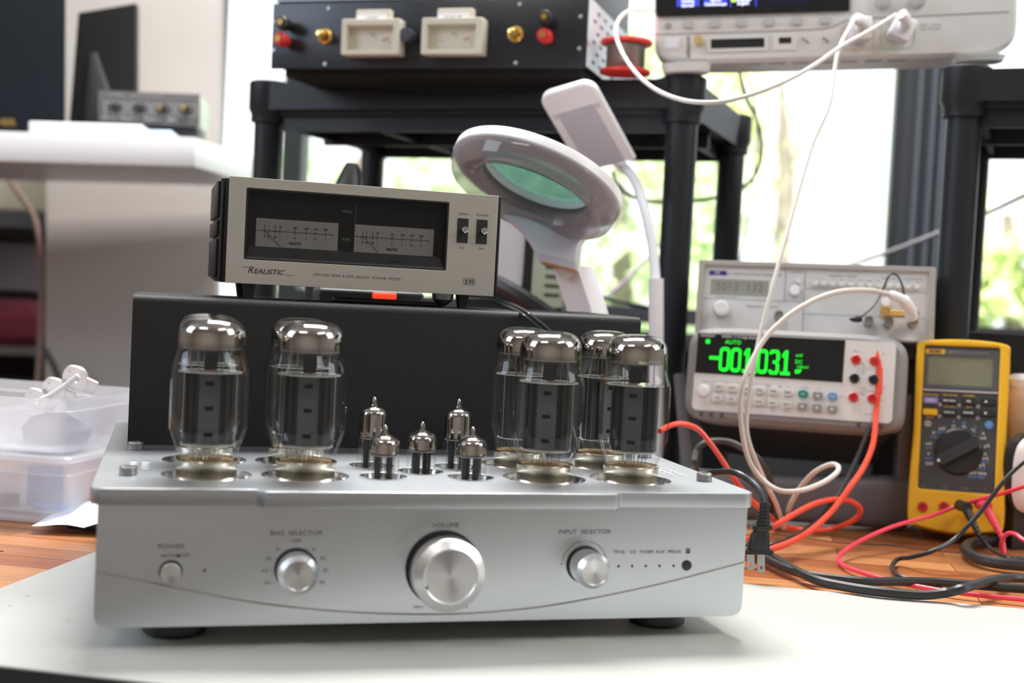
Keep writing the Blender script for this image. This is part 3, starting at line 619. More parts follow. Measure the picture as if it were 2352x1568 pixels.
# bumper ribs and handle
for x in (.018, .031, .044, .205, .218, .231):
    MB().box(x, x+.004, -.0135, -.006, -.004, .0015, 0, .001, T3(0, 0, 0)).build('grip_rib', DGREY, dmm)
MBk = MB().loft([((.1275, .012, -.002), (1, 0, 0), (0, 0, 1), .119, .006, 6), ((.1275, .05, -.012), (1, 0, 0), (0, 0, 1), .105, .012, 6), ((.1275, .13, -.020), (1, 0, 0), (0, 0, 1), .10, .018, 6)], 40); MBk.build('underside', BLACKM, dmm)
# handle, in world space converted to local
DMi = DM.inverted()
def L(p): return DMi @ p
h = MB()
la, lb_ = L(P(1562, 880, 1.40)), L(P(1572, 1085, 1.372)); 
def bar(mb, a, b, x, w1, w2, th, m=0):
    a, b = Vector(a), Vector(b); d = (b-a).normalized(); x = Vector(x); x = (x-d*x.dot(d)).normalized(); y = d.cross(x)
    mb.loft([(a, x, y, w1/2, th/2, 5), (b, x, y, w2/2, th/2, 5)], 24, m)
bx = DMi.to_3x3() @ (P(1900, 1000, 1)-P(1800, 995, 1)).normalized()
bar(h, L(P(1560, 860, 1.42)), L(P(1585, 1130, 1.395)), bx, .014, .016, .020)
bar(h, L(P(2078, 905, 1.37)), L(P(2070, 1150, 1.385)), bx, .016, .022, .020)
base = [L(TB(1568, 1168, .026)), L(TB(2078, 1184, .026))]
h.loft([(L(TB(u, v, .028)), DMi.to_3x3() @ Vector((.3, .95, 0)).normalized(), (DMi.to_3x3() @ Vector((0, 0, 1))).normalized(), hx, hz, 4) for u, v, hx, hz in ((1562, 1128, .016, .030), (1600, 1132, .018, .030), (1800, 1142, .018, .028), (2040, 1152, .018, .032), (2080, 1154, .016, .031))], 24)
h.build('tilt_handle', mat('handle_grey', (.13, .125, .14), .5), dmm)

# ================================================================= FUNCTION GENERATOR
GM = fr(homo((.4461, .6375, .2022), .909), -28.09, 9.8, -.66, .909)
gen = thing('function_generator', GM, 'pale grey function generator stacked above the green-digit multimeter', 'function generator')
MB().box(0, .275, .002, .17, -.004, .0835, 0, .002).build('case', GREYP, gen)
MB().plate(rrect(-.003, .278, -.006, .0855, .003), [rrect(.005, .270, -.003, .0790, .001)], -.006, .01, 0, .001).build('front_frame', mat('frame_warm', (.38, .36, .34), .45), gen)
MB().box(.005, .270, -.001, .003, -.003, .079).build('front_panel', mat('panel_pale', (.66, .66, .67), .5), gen)
t = MB(); y = -.0012
for x, z0, z1 in ((.103, .038, .0785), (.1262, -.002, .0765)): t.box(x-.0004, x+.0004, y, y+.0001, z0, z1)
for z, x0, x1 in ((.0382, .005, .126), (.0545, .127, .269), (.0237, .127, .268)): t.box(x0, x1, y, y+.0001, z-.0003, z+.0003)
t.build('panel_lines', mat('blue_grey_line', (.16, .22, .30), .6), gen)
t = MB()
for s, x, z, h in (('TG215  2MHz FUNCTION GENERATOR', .0620, .0697, .0042), ('FREQUENCY  RANGE', .1704, .0716, .0034), ('FUNCTION', .2242, .0707, .0034), ('ATTENUATOR', .2519, .0707, .0034), ('SYMMETRY', .115, .0745, .0034), ('FREQUENCY   CONTROL', .0773, .0300, .0034), ('SWEEP FREQUENCY', .034, .0405, .003)): t.text(s, h, x, z, y)
for i, x in enumerate((.1389, .1487, .1592, .1696, .1806, .1922, .2024, .2133, .2259, .2348, .246, .2567)): t.text(('.2', '2', '20', '200', '2k', '20k', '200k', '2M', '~', '^', '-20', '-40')[i], .0028, x, .0668, y)
t.build('panel_lettering', GREYINK, gen)
MB().box(.0106, .0315, -.0014, -.0006, .0675, .0732).text('TTi', .0045, .020, .0702, -.0016, 1, bold=.0002).build('maker_badge', [mat('navy', (.03, .03, .22), .5), WHITEINK], gen)
MB().box(.0130, .0835, -.0013, -.0008, .0430, .0627).text('5013  132', .0150, .048, .0530, -.0015, 1, sx=.95).build('lcd_screen', [LCDG, GREYINK], gen)
for x, z, r, d, mt in ((.0284, .0245, .0090, .018, WPLAS), (.1150, .0501, .0060, .013, WPLAS), (.2217, .0403, .0055, .012, WPLAS)):
    MB().lathe([(r*1.06, -.001), (r*1.06, -.004), (r, -.005), (r*.96, -d), (r*.85, -d-.001), (0, -d-.001)], (x, 0, z), 'y', 32).lathe([(r*1.1, -.0010), (r*1.1, -.0040)], (x, 0, z), 'y', 32, 1).build('control_knob', [mt, GREYP], gen)
for x in (.1389, .1487, .1592, .1696, .1806, .1922, .2024, .2133, .2259, .2348, .246, .2567, .1184): btn(gen, x, .0610 if x != .1184 else .0635, .0058, .0058, OFFW, r=.0006, y0=-.001, dep=.006, name='push_button')
def bnc(par, x, z, y0, M=None, L_=.020):
    return MB().lathe([(.0062, 0), (.0062, -.003), (.0048, -.004), (.0048, -L_*.75), (.0056, -L_*.78), (.0056, -L_), (.0040, -L_), (.0040, -L_+.004), (0, -L_+.004)], (x, y0, z), 'y', 24).build('coaxial_socket', STEEL, par)
for x, z in ((.0978, .0180), (.2025, .0160), (.2253, .0157), (.2527, .0170)): bnc(gen, x, z, -.001)
# gold tee adaptor
tee = thing('tee_adaptor', GM @ T3(.2360, -.031, .0235), 'gold-coloured tee adaptor plugged into the function generator', 'adaptor')
MB().lathe([(.0056, .022), (.0056, -.010), (.0062, -.012), (.0062, -.018), (.0040, -.018), (.0036, -.013), (0, -.013)], (-.0165, 0, 0), 'y', 24).build('left_barrel', GOLD, tee)
MB().lathe([(.0042, -.016), (.0046, -.006), (.0042, .004), (.0046, .016)], (0, 0, 0), 'x', 20).build('cross_barrel', GOLD, tee)
MB().lathe([(.0056, .022), (.0060, .006), (.0060, -.006), (.0050, -.009), (0, -.009)], (.0160, 0, 0), 'y', 24).build('right_barrel', GOLD, tee)
cable('clip_lead', [(2080, 700, 1.33), (2072, 655, 1.335), (2060, 632, 1.34), (2043, 632, 1.34), (2028, 665, 1.34), (2010, 698, 1.335), (1985, 722, 1.33), (1968, 733, 1.32)], .0011, BLACKR, 'thin black lead arching over the gold tee adaptor', 'cable')
single(MB().loft([((-.012, 0, 0), (0, 1, 0), (0, 0, 1), .002, .002, 2), ((-.006, 0, 0), (0, 1, 0), (0, 0, 1), .0055, .005, 2), ((.004, 0, 0), (0, 1, 0), (0, 0, 1), .0055, .0055, 2), ((.009, 0, 0), (0, 1, 0), (0, 0, 1), .003, .003, 2)], 20), 'clip_tip', BLACKP, fr(P(1968, 733, 1.318), -20, 0, 0, .62), 'small black clip hanging beside the gold tee adaptor', 'clip')

# ================================================================= HANDHELD MULTIMETER
YM = fr(homo((.6146, .4178, -.0023), .95)+Vector((0, 0, .0030)), -36.4, 11, -1.4, .95)
# scale z so that the 200 mm local layout spans the measured height
YM = YM @ Matrix.Diagonal((1, 1, 1.046, 1))
ym = thing('handheld_multimeter', YM, 'yellow handheld multimeter with a big black dial, standing on the bench', 'multimeter')
def yo(g=0):
    return [(x, z) for x, z in catmull2([(.0085-g, -.001-g), (.05, -.006-g), (.0915+g, -.001-g), (.1005+g, .008), (.1005+g, .06), (.099+g, .10), (.0995+g, .15), (.0995+g, .186), (.0945+g, .1975+g), (.05, .2010+g), (.0055-g, .1975+g), (.0005-g, .186), (.0005-g, .15), (.001-g, .10), (-.0005-g, .06), (-.0005-g, .008)])]
def catmull2(p): return [(q.x, q.y) for q in catmull([Vector((a, b, 0)) for a, b in p], 5, True)]
inner = rrect(.0095, .0890, .0385, .1925, .003, 3)
MB().plate(yo(-.001), [inner], -.006, .004, 0, .002).build('holster_rim', YEL, ym)
MB().plate(yo(.0), [], .003, .042, 0, .004).build('holster', YEL, ym)
MB().prism(inner, -.002, .0035).build('face_panel', YPAN, ym)
MB().plate(rrect(.0100, .0885, .1465, .1895, .002, 3), [rrect(.0140, .0825, .1505, .1815, .002, 3)], -.0035, -.0015).build('screen_frame', mat('frame_dark', (.10, .10, .11), .35), ym)
MB().box(.0138, .0827, -.0023, -.0019, .1503, .1817).build('lcd_screen', LCD, ym)
MB().box(.0098, .0888, -.0034, -.002, .1437, .1455).build('divider_strip', mat('silver_strip', (.5, .5, .52), .4), ym)
MB().prism(rrect(.0105, .0315, .1837, .1888, .0008, 2), -.0042, -.003).text('FLUKE', .0042, .021, .1862, -.0044, 1, bold=.0002).build('brand_badge', [mat('amber', (.75, .40, .04), .5), INK], ym)
MB().text('189', .0036, .0370, .1862, -.0037, bold=.0001).text('TRUE RMS MULTIMETER', .0036, .0580, .1862, -.0037).build('header_lettering', mat('dim_white', (.30, .30, .34), .6), ym)
BK = mat('key_black', (.025, .025, .027), .35); LAV = mat('lavender_key', (.30, .28, .62), .4)
for x, z, s, mt, tm in ((.0186, .1330, 'HOLD', LAV, WHITEINK), (.0387, .1336, 'MIN MAX', BK, WHITEINK), (.0588, .1340, 'REL', BK, WHITEINK), (.0784, .1344, '', BK, None), (.0187, .1206, '', YEL, None), (.0388, .1212, 'Hz % ms', BK, WHITEINK), (.0588, .1218, 'RANGE', BK, WHITEINK), (.0784, .1224, '', BK, None)):
    btn(ym, x, z, .0152, .0066, mt, s, tm, .0014, .0031, -.002, .003, 'key')
for x, z, a in ((.0765, .1344, 90), (.0765, .1224, 270)): MB().plate([(x+.002*math.cos(R_(a+k)), z+.002*math.sin(R_(a+k))) for k in (0, 120, 240)], [], -.0064, -.0060).build('arrow_mark', WHITEINK, ym)
for x in (.0287, .0488, .0686):
    for z in (.1292, .1168): MB().lathe([(.0022, -.0018), (.002, -.0028), (0, -.0032)], (x, 0, z), 'y', 14).build('key_gap_stud', mat('stud', (.35, .34, .33), .5) if x == .0287 and z == .1292 else bpy.data.materials['stud'], ym)
MB().lathe([(.0040, -.0018), (.0036, -.004), (0, -.0043)], (.0168, 0, .1080), 'y', 24).build('backlight_key', GREYP, ym)
MB().lathe([(.0046, -.0018), (.0044, -.004), (0, -.0045)], (.0807, 0, .1104), 'y', 24).build('blue_key', mat('sky_blue_key', (.12, .28, .62), .4), ym)
t = MB(); y = -.0022
for s, x, z, h in (('OFF', .0205, .0655, .0048), ('V', .0192, .0760, .0058), ('mV', .0187, .0868, .0052), ('V', .0234, .0985, .0058), ('mV', .0320, .1038, .0052), ('\u03a9', .0440, .1063, .0056), ('+|-', .0549, .1071, .005), ('\u00b0C', .0645, .1037, .005), ('A', .0750, .1010, .0045), ('mA', .0750, .0965, .0048), ('\u00b5A', .0793, .0885, .0052), ('A', .0780, .0795, .0045), ('mA', .0784, .0752, .0048), ('\u00b5A', .0752, .0680, .0052), ('VIEW MEM', .0698, .0590, .0044)): t.text(s, h, x, z, y, bold=.00012)
t.build('white_lettering', mat('face_white', (.6, .6, .62), .5), ym)
t = MB()
for s, x, z in (('Hz %', .0192, .0712), ('Hz %', .0187, .0825), ('Hz %', .0234, .0943), ('AC+DC', .0320, .0998), ('nS', .0440, .1122), ('))))', .0549, .1112), ('\u00b0F', .0665, .1078), ('Hz %', .0784, .0710), ('Hz %', .0752, .0640), ('CLEAR MEM', .0698, .0550)): t.text(s, .0032, x, z, y, bold=.0001)
t.build('blue_lettering', BLUEINK, ym)
t = MB()
for s, x, z in (('AUTO HOLD', .0186, .1393), ('FAST MN MX', .0387, .1400), ('LOGGING', .0588, .1402), ('LOGGING', .0388, .1275), ('SAVE', .0588, .1282), ('SETUP', .0187, .1150)): t.text(s, .0027, x, z, y, bold=.0001)
t.build('yellow_lettering', YELINK, ym)
t = MB()
for s, x, z in (('A', .0150, .0415), ('mA', .0379, .0432), ('\u00b5A', .0379, .0403), ('COM', .0588, .0422), ('V', .0787, .0430)): t.text(s, .0034, x, z, y)
t.build('jack_lettering', mat('face_grey_print', (.28, .26, .27), .6), ym)
dial = MB().lathe([(.0250, -.0012), (.0250, -.0030), (.0225, -.0050), (0, -.0056)], (0, 0, 0), 'y', 48).build('rotary_dial', BLACKP, ym, T3(.0500, 0, .0805))
MB().prism(rrect(-.0243, .0243, -.0058, .0058, .0045), -.0135, -.0045, 0, Matrix.Rotation(R_(-31), 4, 'Y')).build('dial_grip', mat('grip_black', (.03, .03, .033), .45), dial)
MB().lathe([(.0017, -.0137), (0, -.0138)], (-.0195, 0, -.0115), 'y', 12).build('pointer_dot', WHITEINK, dial)
for x, z in ((.0159, .0195), (.0382, .0215)):
    MB().lathe([(.0055, -.003), (.0055, -.0075), (.0048, -.0080), (.0030, -.0080), (.0028, -.006), (.0012, -.006), (0, -.006)], (x, 0, z), 'y', 24).build('input_jack', REDP, ym)
MB().plate(yo(-.004)[:1]+[(x, z) for x, z in rrect(.006, .094, .002, .036, .008)], [], -.0055, .004, 0, .002).build('jack_block', YEL, ym)
def lead_plug(name, u, v, u2, v2, d, mt, label):
    a = P(u, v, d); b = P(u2, v2, d-.02); t = thing(name, a, label, 'test lead plug')
    MB().tube([Vector((0, 0, 0))+FW*.012, Vector((0, 0, 0))-FW*.010], [.0058, .0056], 20).build('plug_head', mt, t)
    q = [(b-a)*k-FW*.004 for k in (0.05, .35, .55, .8, 1)]; MB().tube(q, [.0045, .0042, .0034, .0026, .0020], 14).build('strain_relief', mt, t)
    for k in (.5, .62, .74, .86): p = (b-a)*k-FW*.004; dd = (b-a).normalized(); MB().tube([p-dd*.0008, p+dd*.0008], .0040-.0018*(k-.4), 12).build('relief_ring', mt, t)
lead_plug('lead_plug', 2214, 1163, 2246, 1228, 1.288, BLACKR, 'black angled test lead plug in the yellow multimeter')
lead_plug('lead_plug', 2259, 1160, 2302, 1240, 1.285, PINK, 'pinkish red angled test lead plug in the yellow multimeter')

# ================================================================= RACKS
def rack(Mr, Wd, D, zt, label, bottom=-.75, posts=(1, 1, 1, 1)):
    t = thing('plastic_rack', Mr, label, 'rack', 'black plastic shelving racks'); r = .0190; lh = .040
    def sh(zt, nm='shelf'):
        s = MB(); c = (Wd/2, D/2)
        s.loft([((c[0], c[1], z), (1, 0, 0), (0, 1, 0), Wd/2+g, D/2+g, 14) for z, g in ((zt-.046, .012), (zt-.012, .016), (zt-.004, .016), (zt-.004, .010), (zt-.010, .004))], 64)
        n = 24; z0 = zt-lh
        top = [(Wd*i/n, zt-.0005-.022*math.sin(math.pi*i/n)**.8) for i in range(n+1)]
        s.prism([(0, z0), (Wd, z0)]+top[::-1], -.024, -.012)
        o = s.build(nm, RACKP, t); return o
    sh(zt); sh(zt-.55, 'shelf'); 
    u = MB()
    for k in range(5): u.box(.02+k*(Wd-.04)/4-.004, .02+k*(Wd-.04)/4+.004, .0, D, zt-.062, zt-.044)
    for k in range(3): u.box(0, Wd, k*D/2-.004, k*D/2+.004, zt-.066, zt-.044)
    u.build('underside_ribs', RACKP, t)
    for k, (x, y) in enumerate(((0, 0), (Wd, 0), (0, D), (Wd, D))):
        MB().lathe([(r, bottom), (r, zt-.05)], (x, y, 0), 'z', 32).build('post', RACKP, t)
        MB().lathe([(.0235, zt-.055), (.0235, zt-.045), (.027, zt-.038), (.027, zt-.002), (.024, zt)], (x, y-.001, 0), 'z', 32).build('corner_socket', RACKP, t)
    return t
fa, fb = P(1573, 175, 1.52), P(621, 185, 1.72); dd = fa-fb
RY = math.degrees(math.atan2(dd.y, dd.x)); RM = fr((fb.x, fb.y, 0), RY)
ZR = (fa.z+fb.z)/2-.002
rack(RM, dd.xy.length, .313, ZR, 'black plastic rack on the left holding the dark twin-meter amplifier panel')
ra = P(2222, 160, 1.40); RM2 = fr((ra.x, ra.y, 0), -37)
rack(RM2, .52, .30, ra.z+.002, 'black plastic rack at the right edge under the end of the oscilloscope')

# ================================================================= METER-PANEL AMPLIFIER on rack
PM = fr((-.0752, .7929, .4965), -31.14, -.23, -.07)
pa = thing('twin_meter_amplifier', PM, 'black panel instrument with two ivory needle meters, on top of the rack', 'amplifier')
PAN = mat('scuffed_black_panel', (.028, .030, .036), .33, .3, noise=.3, nscale=14)
MB().box(.0, .400, 0, .004, .0, .0800, 0, .0006).build('front_panel', PAN, pa)
PALEB = mat('pale_zinc', (.62, .68, .72), .35, .4)
holes = [rrect(.03+i*.036+(.018 if j % 2 else 0), .046+i*.036+(.018 if j % 2 else 0), .012+j*.012, .0155+j*.012, .0012, 2) for j in range(6) for i in range(8)]
MB().plate([(.0, .004), (.33, .004), (.33, .084), (0, .084)], holes, -.001, .001, 0).build('vented_side', PALEB, pa, T3(.398, .004, 0) @ Matrix.Rotation(R_(90), 4, 'Z'))
MB().box(.004, .394, .006, .33, .0035, .083).build('case', BLACKM, pa)
MB().box(.0, .38, .004, .33, .0835, .0850).build('lid', PALEB, pa)
MB().box(.01, .39, .02, .30, -.006, .003).build('base_plate', BLACKM, pa)
for x0, x1, kx, lbl in ((.1022, .1768, .118, 'LEFT'), (.2045, .2800, .2215, 'RIGHT')):
    o = MB().plate(rrect(x0, x1, .0130, .0555, .002, 3), [rrect(x0+.0065, x1-.0085, .0185, .0480, .001, 2)], -.020, .0, 0, .0008); o.box(x0+.006, x1-.006, -.008, -.001, .015, .05)
    o.plate(rrect(kx-.001, kx+.0430, .0520, .0680, .0015, 3), [], -.012, 0, 0, .0008); mo = o.build('panel_meter', IVORY, pa)
    c = (x0+x1)/2-.001; s = MB()
    for k in range(9): a = R_(150-k*13); s.tube([(c+.045*math.cos(a)*.9, -.0084, .002+.030*math.sin(a)), (c+.045*math.cos(a), -.0084, .002+.0335*math.sin(a))], .0002, 4)
    s.text('VU', .006, c, .0385, -.0084); s.build('meter_scale', GREYINK, mo)
    MB().tube([(c+.012+.002*k, -.0086, .0315+.0008*k) for k in range(5)], .0005, 5).build('red_zone', REDINK, mo)
    MB().box(kx, kx+.0390, -.0135, -.0122, .0488, .0630).text(lbl, .0075, kx+.0195, .0555, -.0138, 1, bold=.0002).build('paper_label', [WPLAS, GREYINK], mo)
MB().lathe([(.0085, 0), (.0085, -.014), (.0078, -.0175), (0, -.0178)], (.1833, 0, .0371), 'y', 28).build('control_knob', mat('knob_slate', (.05, .055, .08), .4), pa)
for x, z, mt in ((.0234, .0521, BLACKP), (.0211, .0323, REDP), (.3548, .0540, BLACKP), (.3543, .0337, REDP)):
    o = MB().lathe([(.0060, 0), (.0060, -.010), (.0088, -.011), (.0088, -.021), (.0070, -.024), (.0035, -.024)], (x, 0, z), 'y', 9).build('binding_post', mt, pa, None, 60)
    MB().lathe([(.0035, -.0235), (.0035, -.0265), (.0018, -.0265), (.0018, -.0245), (0, -.0245)], (x, 0, z), 'y', 16).build('post_centre', GOLD, o)
for x, z in ((.0723, .0387), (.3150, .0391)):
    MB().lathe([(.0095, 0), (.0095, -.002), (.0070, -.003), (.0062, -.012), (.0050, -.012), (.0050, -.017), (.0020, -.018), (0, -.018)], (x, 0, z), 'y', 24).build('phono_socket', GOLD, pa)
for x, z in ((.0758, .0724), (.0737, .0051), (.0025, .0565), (.0040, .0221), (.3181, .0736), (.3164, .0058), (.3916, .0585), (.3920, .0221)):
    MB().lathe([(.0028, 0), (.0026, -.001), (0, -.0014)], (x, 0, z), 'y', 12).build('panel_screw', STEEL, pa)
single(MB().box(.0, .39, .01, .28, .0, .06, 0, .001), 'stacked_instrument', [mat('slate_case', (.10, .11, .13), .5)], PM @ T3(0, 0, .0852), 'grey instrument case stacked on the twin-meter panel, cut off by the top of the picture', 'instrument')

# solder spool
sc_ = P(1435, 170, 1.50)
spo = thing('solder_spool', sc_, 'red spool of silver solder wire on the rack beside the oscilloscope', 'solder spool')
MB().lathe([(.0300, .0), (.0305, .002), (.0295, .004), (.012, .004)], n=40).build('flange', REDP if False else mat('red_flange', (.75, .04, .03), .4), spo)
MB().lathe([(.012, .034), (.0295, .034), (.0310, .036), (.0300, .039), (.012, .039)], n=40).build('flange', bpy.data.materials['red_flange'], spo)
q = []
for i in range(12): z = .0045+i*.0024; q += [(.0222, z), (.0232, z+.0012)]
MB().lathe(q, n=36).build('solder_wire', mat('solder', (.42, .38, .36), .35, .9), spo)

# ================================================================= OSCILLOSCOPE
OM = fr(homo((.3275, .5245, .497), 1.054), -21.52, -.33, -3.12, 1.054)
sco = thing('oscilloscope', OM, 'large off-white oscilloscope bridging the two racks at the top right', 'oscilloscope')
MB().loft([((.195, y, .105), (1, 0, 0), (0, 0, 1), .195-g, .105-g, 10) for y, g in ((-.002, .004), (.002, .0), (.05, .0), (.055, .008), (.13, .010))], 64).build('case', OFFW, sco)
MB().prism(rrect(.002, .2117, .0515, .19, .004, 4, (1, 1, 1, 0)), -.0060, .0).build('screen_bezel', DISP, sco)
MB().prism(rrect(.0235, .17, .0590, .178, .002), -.0064, -.006).build('screen', mat('screen_dark', (.01, .012, .03), .2, emit=.05), sco)
t = MB(); y = -.0067
for x0, x1 in ((.0250, .0500), (.0545, .0800)): t.box(x0, x1, y, y+.0001, .0615, .0700)
t.box(.0830, .0845, y, y+.0001, .0595, .0720).box(.1105, .1120, y, y+.0001, .0595, .0720)
t.build('screen_buttons', mat('screen_blue', (.03, .05, .45), .4, emit=.8), sco)
MB().lathe([(.0026, y), (.0026, y-.0001)], (.0870, 0, .0672), 'y', 16).build('screen_light', mat('lime', (.5, .9, .02), .4, emit=1), sco)
t = MB()
for s, x, z in (('Getting', .0370, .0672), ('Started', .0370, .0625), ('About', .0675, .0672), ('Oscilloscope', .0675, .0630), ('Language', .0975, .0672), ('English', .0975, .0630)): t.text(s, .0046, x, z, y-.0002, bold=.0002)
t.build('screen_lettering', mat('screen_white', (.7, .75, 1), .4, emit=.8), sco)
for x in (.0377, .0670, .0959, .1260, .1562, .1871): btn(sco, x, .0420, .0115, .0070, mat('soft_key', (.50, .50, .50), .5) if x == .0377 else bpy.data.materials['soft_key'], r=.0012, y0=-.002, dep=.0035, name='soft_key')
for x in (.0376, .0663, .0957, .1252, .1554, .1868): MB().box(x-.0006, x+.0006, -.0066, -.006, .0535, .0575).build('bezel_notch', BLACKP, sco)
MB().lathe([(.0040, -.001), (.0038, -.004), (0, -.0044)], (.0156, 0, .0415), 'y', 20).build('light_key', GREYP, sco)
o = MB().plate(rrect(.0115, .0290, .0155, .0290, .002), [rrect(.0130, .0275, .0170, .0275, .0015)], -.0035, -.001).prism(rrect(.0132, .0273, .0172, .0273, .0015), -.0045, -.002).build('power_button', WPLAS, sco)
t = MB().tube([(.001, -.0022, .0327), (.1221, -.0022, .0327), (.185, -.0022, .0335), (.196, -.0022, .0360), (.206, -.0022, .0410), (.215, -.0022, .0432), (.38, -.0022, .0465)], .0007, 6)
t.tube([(.214, -.0022, .0490), (.214, -.0022, .19)], .0005, 5).box(.036, .040, -.0024, -.0018, .006, .030).build('front_seam', mat('seam_grey', (.33, .31, .31), .6), sco)
MB().plate(rrect(.0585, .1245, .0115, .0290, .001, 2), [rrect(.0625, .1210, .0150, .0255, .0005, 2)], -.004, -.001).build('slot_frame', OFFW, sco)
MB().box(.0622, .1213, -.0022, -.0018, .0147, .0258).build('expansion_slot', BLACKM, sco)
MB().plate(rrect(.130, .1560, .0115, .0310, .001, 2), [rrect(.1365, .1502, .0185, .0255, .0004, 2)], -.0035, -.001).box(.1363, .1504, -.0022, -.0018, .0183, .0257, 1).build('usb_port', [OFFW, BLACKM], sco)
MB().tube([(.0500, -.002, .0222), (.0480, -.018, .0235)], [.0046, .0046], 20).build('coaxial_socket', BRASS, sco)
for x in (.165, .187): MB().tube([(x-.003, -.002, .024), (x, -.006, .021), (x+.003, -.002, .019)], .001, 6).build('probe_comp_loop', STEEL, sco)
for x in (.2477, .2833): MB().lathe([(.0085, -.001), (.0085, -.010), (.0070, -.012), (.0068, -.019), (.0060, -.020), (0, -.020)], (x, 0, .0600), 'y', 28).build('scale_knob', mat('scope_knob', (.45, .44, .44), .4) if x == .2477 else bpy.data.materials['scope_knob'], sco)
MB().text('300V ~ 5Vmax', .0038, .2985, .0345, -.0022).text('16pF 1M ohm', .0038, .2975, .0305, -.0022).text('!', .004, .2975, .0235, -.0022).build('rating_lettering', GREYINK, sco)
for x0, x1, mt in ((.2036, .2385, YELINK), (.2457, .2815, mat('green_ring', (.25, .55, .12), .5))):
    MB().plate(rrect(x0, x1, .0100, .0380, .006, 4), [rrect(x0+.0006, x1-.0006, .0106, .0374, .0055, 4)], -.0024, -.0021).build('channel_outline', mt, sco)
for x in (.2208, .2636): MB().lathe([(.0075, -.002), (.0075, -.004), (.0058, -.005), (.0058, -.018), (0, -.018)], (x, 0, .0240), 'y', 24).build('channel_socket', STEEL, sco)
t = MB()
for k in range(8): x = .075+k*.026; t.box(x, x+.018, .01, .012, -.0012, .0005)
t.build('vent_slot', GREYP, sco)
for x, z in ((.0360, -.009), (.3520, -.005)): MB().loft([((x, .012, .001), (1, 0, 0), (0, 1, 0), .028, .02, 3), ((x, .012, z), (1, 0, 0), (0, 1, 0), .025, .018, 3)], 32).build('foot', OFFW, sco)
def hood(x, z, ang, label):
    M = OM @ T3(x, -.018, z) @ Matrix.Rotation(R_(ang), 4, 'Y')
    t = thing('probe_plug', M, label, 'probe plug', 'white probe plugs on the oscilloscope')
    MB().plate(rrect(-.0115, .0115, -.0110, .0135, .003), [], -.014, .012, 0, .002).build('plug_body', WPLAS, t)
    MB().tube(catmull([(0, -.012, 0), (0, -.024, .002), (-.004, -.032, .005), (-.010, -.036, .006)], 5), .0060, 16).build('cable_boot', WPLAS, t)
    return t
hood(.2208, .0270, 0, 'white probe plug in the yellow-outlined scope channel')
hood(.2640, .0265, 28, 'white probe plug tilted in the green-outlined scope channel')

# ================================================================= CABLES
c1 = OM @ Vector((.2108, -.054, .033)); c2 = OM @ Vector((.2530, -.054, .036))
def vcable(name, pts, r, mt, label, cat='cable'):
    o0 = pts[0]; return single(MB().tube(catmull([p-o0 for p in pts], 8), r, 10), name, mt, o0, label, cat)
vcable('probe_cable', [c1, P(1925, 120, 1.37), P(1905, 240, 1.34), P(1860, 350, 1.32), P(1790, 600, 1.27), P(1748, 760, 1.25), P(1728, 860, 1.24), P(1715, 960, 1.24), P(1722, 1020, 1.24), P(1755, 1100, 1.25), P(1784, 1160, 1.27), TB(1800, 1212, .004)], .0023, CREAM, 'cream cable falling steeply from the yellow-outlined scope plug to the bench')
vcable('probe_cable', [c2, P(1990, 75, 1.36), P(1935, 105, 1.33), P(1870, 150, 1.30), P(1800, 188, 1.28), P(1720, 219, 1.27), P(1640, 235, 1.27), P(1560, 228, 1.29), P(1490, 195, 1.33), P(1440, 140, 1.38), P(1415, 80, 1.44), P(1425, 40, 1.52), P(1460, 23, 1.62), P(1530, 30, 1.75)], .0023, CREAM, 'cream cable looping left in front of the red solder spool')
g0 = P(2094, 728, 1.322)
boot = thing('cable_boot', g0, 'white ribbed cable boot on the gold tee adaptor', 'connector')
b1 = P(2042, 675, 1.30); MB().tube(catmull([(0, 0, 0), (P(2090, 710, 1.314)-g0), (P(2072, 688, 1.305)-g0), (b1-g0)], 5), [.0066]*5+[.0062]*5+[.0050]*5+[.0035], 18).build('boot', WPLAS, boot)
for k in (.2, .4, .6): p = (P(2086, 695, 1.315)-g0).lerp(b1-g0, k); dd = (b1-P(2086, 695, 1.315)).normalized(); MB().tube([p-dd*.001, p+dd*.001], .0066-.002*k, 16).build('boot_ring', WPLAS, boot)
vcable('signal_cable', [b1, P(1990, 666, 1.28), P(1920, 671, 1.26), P(1850, 699, 1.25), P(1790, 742, 1.245), P(1745, 795, 1.24), P(1712, 865, 1.23), P(1701, 930, 1.23), P(1706, 1000, 1.23), P(1722, 1060, 1.23), P(1750, 1100, 1.23), P(1790, 1126, 1.22), P(1840, 1126, 1.22), P(1890, 1108, 1.23), P(1922, 1085, 1.24), P(1924, 1070, 1.25), P(1905, 1067, 1.26), P(1870, 1085, 1.27), P(1838, 1120, 1.29), P(1815, 1160, 1.31), TB(1806, 1190, .004)], .0026, CREAM, 'cream cable arching from the gold tee adaptor and curling onto the bench')
rt = thing('banana_plug', P(2014, 802, 1.33), 'slim red banana plug in front of the bench multimeter sockets', 'plug')
o = P(2014, 802, 1.33); MB().tube([DM @ Vector((.221, -.016, .076))-o, P(2012, 815, 1.345)-o, P(2014, 802, 1.33)-o], [.004, .0045, .004], 14).build('plug_pin', REDP, rt); MB().tube([P(2014, 800, 1.33)-o, P(2020, 850, 1.325)-o, P(2018, 905, 1.32)-o], [.0035, .0048, .0042], 14).build('plug_sleeve', RED, rt)
cable('red_test_lead', [(2018, 895, 1.32), (2012, 950, 1.315), (2006, 1016, 1.30), (1985, 1070, 1.285), (1955, 1115, 1.27), (1915, 1168, 1.26), (1870, 1212, 1.23), (1825, 1240, 1.20), (1780, 1258, 1.17), ('t', 1735, 1268, .012), ('t', 1700, 1270, .010)], .0030, RED, 'thick red lead running from the bench multimeter down to the amplifier')
